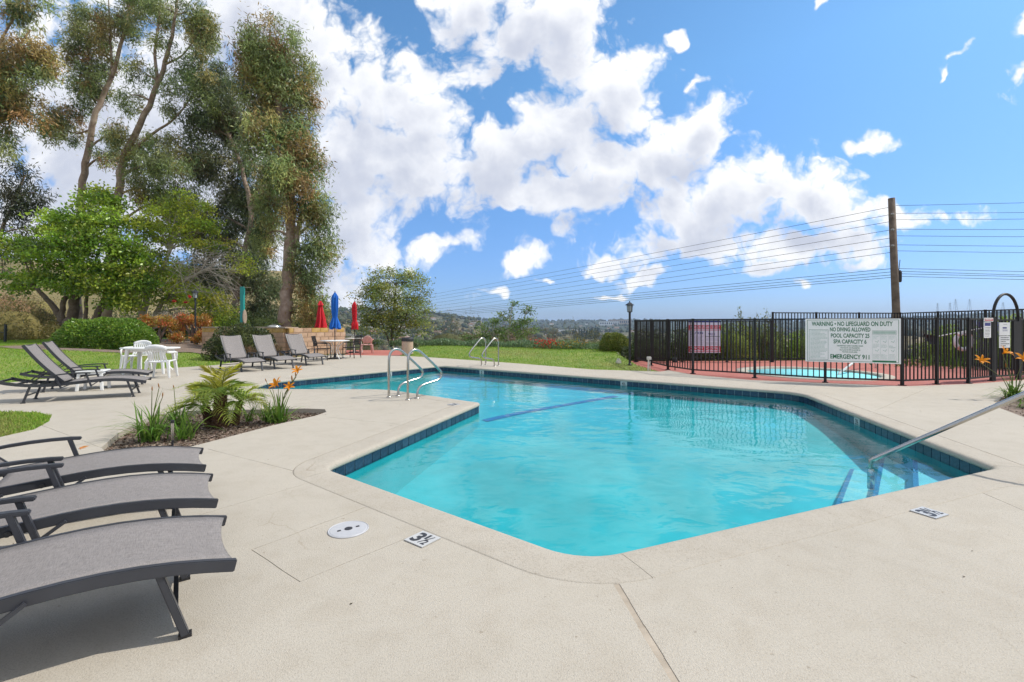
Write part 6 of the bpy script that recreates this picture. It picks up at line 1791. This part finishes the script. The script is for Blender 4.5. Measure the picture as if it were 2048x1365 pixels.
def lily(name, loc, n, L, label, flowers=(), buds=(), spread=1.0, scape=None):
    r = empty(name, loc, 0, label, 'lily', 'daylily clumps')
    a = RNG.uniform(0, 2 * math.pi, n); k = 9; t = np.linspace(0, 1, k)[None, :]
    ln = (L * RNG.uniform(.6, 1.35, n))[:, None]; arch = RNG.uniform(.3, 1.35, n)[:, None] * spread
    hx = ln * (t ** 1.25 * arch * .72); z = ln * (t * (1.12 - .10 * arch) - (.62 * arch) * t ** 2.1)
    b = RNG.normal(0, .05, (n, 2))
    path = np.stack([b[:, :1] + hx * np.cos(a)[:, None], b[:, 1:] + hx * np.sin(a)[:, None], np.maximum(z, .01)], 2)
    w = np.array([.014, .018, .019, .018, .017, .015, .012, .008, .001])
    strips('blades', path, w, palette([(.10, .20, .025), (.14, .25, .035), (.19, .29, .05), (.08, .16, .025)], n, .2), M['blade'], r)
    for (fx, fy, fz, sc, closed) in list(flowers) + [(x, y, zz, .6, True) for (x, y, zz) in buds]:
        st = MB().tube([(0, 0, 0), (fx * .35, fy * .35, fz * .6), (fx, fy, fz)], [.007, .006, .004], 5, False)
        tip = Vector((fx, fy, fz))
        f = st.build('scape', M['stem'], r, True)
        V, F, Cc = [], [], []
        ax = Vector((random.uniform(-.4, .4), -.7, .75)).normalized() if not closed else Vector((random.uniform(-.3, .3), random.uniform(-.3, .3), 1)).normalized()
        s1 = ax.orthogonal().normalized(); s2 = ax.cross(s1)
        for p in range(6):
            an = 2 * math.pi * p / 6; d = s1 * math.cos(an) + s2 * math.sin(an); sd = ax.cross(d)
            W_ = (.024 if p % 2 else .017) * sc
            prof = [(0, .0, .3), (.035, .012, .6), (.07, .045, 1.0), (.085, .085, .7), (.078, .115, .05)] if not closed else [(0, 0, .3), (.04, .010, .35), (.08, .008, .25), (.10, .004, .1)]
            kk = len(V)
            for (h, o, ww) in prof:
                c = tip + ax * h * sc + d * o * sc; V += [c + sd * W_ * ww, c - sd * W_ * ww]
                col = np.array([.75, .27, .012]) if not closed else np.array([.40, .19, .05])
                Cc += [col * (1.0 if h > .04 else .9)] * 2
            for i in range(len(prof) - 1): F.append((kk + 2 * i, kk + 2 * i + 1, kk + 2 * i + 3, kk + 2 * i + 2))
        me = bpy.data.meshes.new('flower'); me.from_pydata([tuple(v) for v in V], [], F); me.update()
        ca = me.color_attributes.new('Col', 'FLOAT_COLOR', 'POINT'); c4 = np.ones((len(V), 4), np.float32); c4[:, :3] = np.array(Cc); ca.data.foreach_set('color', c4.ravel())
        me.materials.append(M['petal']); link(bpy.data.objects.new('flower' if not closed else 'bud', me), r)
    return r
M['stem'] = mat('flower_stem', (.12, .14, .04), .7, var=.2)
q = P(303, 884, -.08); lily('daylily', q, 85, .56, 'largest lily clump at the left end of the planting bed', buds=((-.07, .1, .62), (.02, .1, .66), (.10, .05, .55)))
q = P(372, 880, -.08); lily('daylily', q, 42, .44, 'lily clump just right of the sprinkler riser')
q = P(352, 852, -.08); lily('daylily', q, 40, .42, 'lily clump behind the sprinkler riser', buds=((-.1, .1, .52),))
q = P(556, 848, -.08); lily('daylily', q, 60, .46, 'lily clump with an orange bloom at the right end of the bed', flowers=((.03, -.05, .56, 1.05, False), (.30, .0, .76, .8, False), (.20, .02, .62, .9, True), (.17, .0, .52, .8, False), (.24, .05, .68, .8, True)), buds=((-.22, .1, .60), (-.13, .1, .50)), spread=1.1)
q = P(535, 845, -.08); lily('daylily', q, 40, .36, 'small lily tuft left of the orange bloom')
q = P(500, 845, -.08); lily('daylily', q, 18, .34, 'thin lily tuft beside the palm trunk')
q = Vector((9.35, 8.75, -.03)); lily('daylily', q, 90, .50, 'lily clump with yellow orange blooms in the right-hand bed', flowers=((-.62, .02, .70, 1.15, False), (-.22, .0, .86, 1.2, False), (.05, -.1, .74, 1.3, False), (.15, -.2, .62, 1.1, False), (-.05, .1, .60, .9, True), (.28, -.1, .80, 1.2, False)), spread=1.3)
q = Vector((8.75, 7.85, -.03)); lily('daylily', q, 90, .34, 'low grassy lily clump at the tip of the right-hand bed', spread=1.3)
q = Vector((9.2, 7.3, -.03)); lily('daylily', q, 80, .36, 'low grassy lily clump behind the stair rail in the right bed', spread=1.3)
q = P(140, 693, .35); lily('daylily', (q.x, q.y, .33), 70, .7, 'strappy green clump at the left end of the hedge', spread=1.0)
q = P(95, 695, .35); lily('daylily', (q.x + .4, q.y, .33), 40, .5, 'second strappy clump behind the reclined lounger backs', spread=1.0)

# ------------------------------------------------------------------ utility pole and wires
PD = 22.0
def utility_pole():
    b, t = W(1793, 640, PD), W(1783, 397, PD)
    p = empty('utility_pole', (b.x + .1, b.y, -3.0), 0, 'weathered wooden utility pole behind the spa', 'pole'); o = p.location
    MB().tube([o - o, b - o, t - o], [.17, .158, .135], 14).build('shaft', M['wood_pole'], p, True)
    for y in (429, 460, 492): MB().tube([W(1783, y, PD - .2) - o, W(1787, y, PD - .30) - o], .05, 8).build('insulator', M['far_roof2'], p, True)
    c = W(1799, 553, PD) - o
    MB().lathe([(.07, -.28), (.09, -.2), (.09, .2), (.05, .28)], 10, c).build('splice_case', M['black'], p)
    MB().box(c + Vector((-.1, 0, 0)), (.2, .05, .05)).build('bracket', M['black'], p)
    MB().tube([W(1797, 547, PD) - o, W(1800, 520, PD) - o], .015, 6).build('conduit', M['wire'], p)
utility_pole()
WL = [(414, 411.6, 404), (429, 427, 423.5), (443, 440, 436.6), (460, 459, 457.5), (476, 472, 472), (492, 490, 491), (505, 502, 504)]
LOW = [(537.5, 537.5, 543), (544, 543, 550), (550, 548, 553), (555, 553, 559)]
ORD = ['topmost', 'second', 'third', 'fourth', 'fifth', 'sixth', 'seventh']
def wire(a, b, sag, r, name, label, grp):
    pts = []
    for i in range(41):
        t = (i / 40) ** 1.6; p = a.lerp(b, t); p.z -= 4 * sag * t * (1 - t); pts.append(p)
    o = MB(); rr = [r * (1 + .0 * i) for i in range(41)]; o.tube([p - a for p in pts], rr, 5)
    q = o.build(name, M['wire'], None); q.location = a; tag(q, label, 'wire', grp)
for i, (yl, yr, ye) in enumerate(WL):
    wire(W(1784, yl, PD), W(560, 628 + i * 3.0, 190), 1.3, .011, 'power_line', ORD[i] + ' of the upper power lines running left from the pole', 'power lines left of the pole')
    wire(W(1792, yr, PD), W(2500, yr + (ye - yr) / 255 * 700, PD + 1), 0.05, .010, 'power_line', ORD[i] + ' of the upper power lines running right from the pole', 'power lines right of the pole')
for i, (yl, yr, ye) in enumerate(LOW):
    wire(W(1786, yl, PD), W(420, 655 + i * 1.5, 230), 0.9, .012, 'cable', ORD[i] + ' of the low cables running left from the pole', 'cables left of the pole')
    wire(W(1798, yr, PD), W(2500, yr + (ye - yr) / 255 * 700, PD + 1), 0.02, .011, 'cable', ORD[i] + ' of the low cables running right from the pole', 'cables right of the pole')

# ------------------------------------------------------------------ the far valley
def ico():
    bm = bmesh.new(); bmesh.ops.create_icosphere(bm, subdivisions=1, radius=1.0); V = np.array([tuple(v.co) for v in bm.verts]); F = np.array([[v.index for v in f.verts] for f in bm.faces]); bm.free(); return V, F
IV, IF = ico()
def far_trees():
    rs = random.Random(5); Cs, Rs, Zs = [], [], []
    while len(Cs) < 9000:
        r = 10 ** rs.uniform(math.log10(60), math.log10(3600)); a = rs.uniform(-24 if r > 120 else -16, 47)
        x, y = r * math.sin(R(a)), r * math.cos(R(a)); s = math.sin(x * .011 + 1) * math.sin(y * .006) + math.sin(x * .03 + y * .013) * .5
        if rs.random() > .62 + .5 * s: continue
        px = CX + FPX * x / y
        sz = rs.uniform(.7, 1.5) * (1.2 + 2.6 * sstep(60, 500, r)) * (1.0 if r < 900 else 1.4)
        Cs.append((x, y, ground_z(x, y) + sz * .55)); Rs.append(sz)
    Cs, Rs = np.array(Cs), np.array(Rs); n = len(Cs); nv = len(IV)
    sc = np.stack([Rs * RNG.uniform(.8, 1.5, n), Rs * RNG.uniform(.8, 1.3, n), Rs * RNG.uniform(.7, 1.3, n)], 1)
    V = IV[None] * sc[:, None, :] * RNG.uniform(.72, 1.2, (n, nv, 1)) + Cs[:, None, :]
    F = (IF[None] + (np.arange(n) * nv)[:, None, None]).reshape(-1, 3)
    cc = palette([(.05, .065, .028), (.07, .085, .035), (.09, .095, .045), (.045, .055, .03), (.11, .10, .055)], n, .3)
    tag(np_mesh('far_woodland', V.reshape(-1, 3), F, M['far_leaf'], None, np.repeat(cc, nv, axis=0)), 'scattered trees and scrub over the far valley and hills', 'woodland', kind='stuff')
far_trees()
def far_house(x, y, w, l, h, ang, wallm, roofm, label, group, flat=False, wins=0, name='far_house', cat='house'):
    z = ground_z(x, y); o = empty(name, (x, y, z - .5), ang, label, cat, group)
    MB().box((0, 0, h / 2), (l, w, h)).build('wall', wallm, o)
    if flat: MB().box((0, 0, h + .3), (l * 1.02, w * 1.02, .6)).build('roof', roofm, o)
    else:
        a, b, t = l / 2 * 1.06, w / 2 * 1.12, h + w * .26
        MB().add([(-a, -b, h), (a, -b, h), (a, b, h), (-a, b, h), (-a, 0, t), (a, 0, t)], [(0, 1, 5, 4), (2, 3, 4, 5), (0, 4, 3), (1, 2, 5), (3, 2, 1, 0)]).build('roof', roofm, o)
    for k in range(wins):
        MB().box((-l / 2 + l * (k + .5) / wins, -w / 2 - .05, h * .55), (l / wins * .55, .12, h * .42)).build('window', M['dark_pane'], o)
    return o
def far_buildings():
    rs = random.Random(12)
    k = 0
    while k < 85:
        left = rs.random() < .55
        px = rs.uniform(690, 960) if left else rs.uniform(960, 1270); d = rs.uniform(620, 1500) if left else rs.uniform(1000, 2400)
        x, y = (px - CX) / FPX * d, d
        wk, wn_ = rs.choice((('far_wall', 'cream'), ('far_white', 'white'), ('far_wall', 'cream'), ('far_tan', 'tan'))); rk, rn_ = rs.choice((('far_roof', 'rust'), ('far_roof2', 'grey'), ('far_roof', 'rust')))
        ln_ = rs.uniform(10, 22); sz_ = 'long' if ln_ > 16 else 'small'
        near = ('nearer', 'farther')[d > (1060 if left else 1700)]
        far_house(x, y, rs.uniform(7, 11), ln_, rs.uniform(3, 6), rs.uniform(-.6, .6), M[wk], M[rk],
                  '%s %s %s-roofed house on the %s %s of the sapling' % (sz_, wn_, rn_, near, 'hillside left' if left else 'valley floor right'), 'houses on the far hillside' if left else 'houses in the far valley'); k += 1
    for (px, d, w, l, h, m, lab, wn) in ((1145, 1500, 20, 95, 11, 'far_white', 'long white warehouse in the valley left of the conifer row', 0), (1118, 1350, 16, 40, 9, 'far_tan', 'tan block building in the valley beside the warehouse', 5), (1218, 2300, 25, 95, 20, 'far_white', 'white flat-roofed building left of the lamp post on the far slope', 9), (1240, 2400, 25, 110, 26, 'far_tan', 'large tan hospital-like building behind the lamp post', 11), (1040, 1300, 14, 60, 7, 'far_white', 'low white shed below the sapling in the valley', 0), (1200, 1500, 16, 60, 9, 'far_tan', 'low tan building right of the conifer row', 6)):
        x, y = (px - CX) / FPX * d, d
        far_house(x, y, w, l, h, 0, M[m], M['far_roof2'], lab, 'large buildings in the far valley', True, wn, 'far_building', 'building')
far_buildings()
def conifers():
    for k in range(9):
        px = 1152 + k * 5.4 + random.uniform(-1.5, 1.5); d = 900 + random.uniform(-40, 40); top = random.uniform(655, 661)
        x, y = (px - CX) / FPX * d, d; z = ground_z(x, y); H = CAM_H + (HY - top) / FPX * d - z
        H = max(9, min(30, H))
        t = empty('conifer', (x, y, z), 0, 'dark conifer in the row standing in the valley', 'tree', 'row of dark conifers in the valley')
        MB().tube([(0, 0, -.5), (0, 0, H * .4)], [.5, .3], 6).build('trunk', M['bark'], t)
        n = 500; hz = RNG.uniform(.06, 1, n); rr = (1 - hz) ** .7 * H * .17 * RNG.uniform(.5, 1.1, n); a = RNG.uniform(0, 6.28, n)
        C = np.stack([rr * np.cos(a), rr * np.sin(a), hz * H], 1)
        leaves('crown', C, RNG.normal(size=(n, 3)) + [0, 0, -.3], RNG.uniform(1.2, 2.4, n), 1.1, palette([(.03, .05, .028), (.045, .065, .032)], n), M['far_leaf'], t)
conifers()
def ridge_trees():
    # small tree silhouettes along the skylines
    rs = random.Random(3); Cs, Rs = [], []
    for _ in range(900):
        px = rs.uniform(640, 2040); rr = 3400 if px > 960 else max(1200, 1500 + (px - 640) / 320 * 500); rr *= rs.uniform(.97, 1.0)
        a = math.atan2(px - CX, FPX); x, y = rr * math.sin(a), rr * math.cos(a); s = rs.uniform(4, 11); Cs.append((x, y, ground_z(x, y) + s * .5)); Rs.append(s)
    Cs, Rs = np.array(Cs), np.array(Rs); n = len(Cs); nv = len(IV)
    V = IV[None] * (Rs[:, None] * RNG.uniform(.6, 1.3, (n, 3)))[:, None, :] * RNG.uniform(.7, 1.2, (n, nv, 1)) + Cs[:, None, :]
    F = (IF[None] + (np.arange(n) * nv)[:, None, None]).reshape(-1, 3)
    tag(np_mesh('ridge_woodland', V.reshape(-1, 3), F, M['far_leaf'], None, np.repeat(palette([(.04, .05, .028), (.06, .07, .035)], n), nv, axis=0)), 'line of trees along the far ridges', 'woodland', kind='stuff')
ridge_trees()
def pylons():
    for px, top, w, lab in ((1875, 607, 5, 'slender transmission tower, leftmost on the right-hand ridge'), (1900, 606, 5, 'slender transmission tower, second on the right-hand ridge'), (1911, 599, 8, 'widest lattice transmission tower on the right-hand ridge'), (1939, 599, 7, 'tall transmission tower just left of the gate arch'), (2006, 605, 5, 'transmission tower framed inside the gate arch')):
        d = 2200; x = (px - CX) / FPX * d; z = ground_z(x, d); zt = CAM_H + (HY - top) / FPX * d; o = empty('transmission_tower', (x, d, z), 0, lab, 'tower', 'transmission towers on the ridge'); H = zt - z; b = w / FPX * d / 2
        mb = MB()
        for sx in (-1, 1):
            for sy in (-1, 1): mb.bar((sx * b, sy * b, 0), (sx * .6, sy * .6, H), .55, .55)
        for k in range(6):
            z0, z1 = H * k / 6, H * (k + 1) / 6; r0, r1 = b + (.6 - b) * k / 6, b + (.6 - b) * (k + 1) / 6
            mb.bar((-r0, -r0, z0), (r1, -r1, z1), .35, .35); mb.bar((r0, -r0, z0), (-r1, -r1, z1), .35, .35)
        mb.build('lattice', M['pylon'], o); arms = MB()
        for zf in (.72, .84, .95): arms.bar((-b * 1.3, 0, H * zf), (b * 1.3, 0, H * zf), .5, .5)
        arms.build('cross_arms', M['pylon'], o)
pylons()

# ------------------------------------------------------------------ the air
def haze():
    m = bpy.data.materials.new('haze'); m.use_nodes = True; nt = m.node_tree; nt.nodes.remove(nt.nodes['Principled BSDF'])
    pv = nt.nodes.new('ShaderNodeVolumePrincipled'); pv.inputs['Color'].default_value = (.58, .76, 1.0, 1); pv.inputs['Density'].default_value = HAZE
    pv.inputs['Anisotropy'].default_value = 0.0
    nt.links.new(pv.outputs[0], nt.nodes['Material Output'].inputs['Volume'])
    V = np.array([tuple(v) for v in []]) if False else None
    zs = [v.co.z for v in bpy.data.objects['ground'].data.vertices]
    MBx = MB().box((0, 0, 0), (1, 1, 1)); lo, hi = min(zs) - 1.5, max(max(zs) + 14, 60)
    o = MBx.build('haze', m); o.scale = (26000, 26000, hi - lo); o.location = (0, 0, (hi + lo) / 2)
    tag(o, 'thin blue haze filling the air over the valley', 'haze', kind='stuff')
HAZE = 1.3e-4
haze()
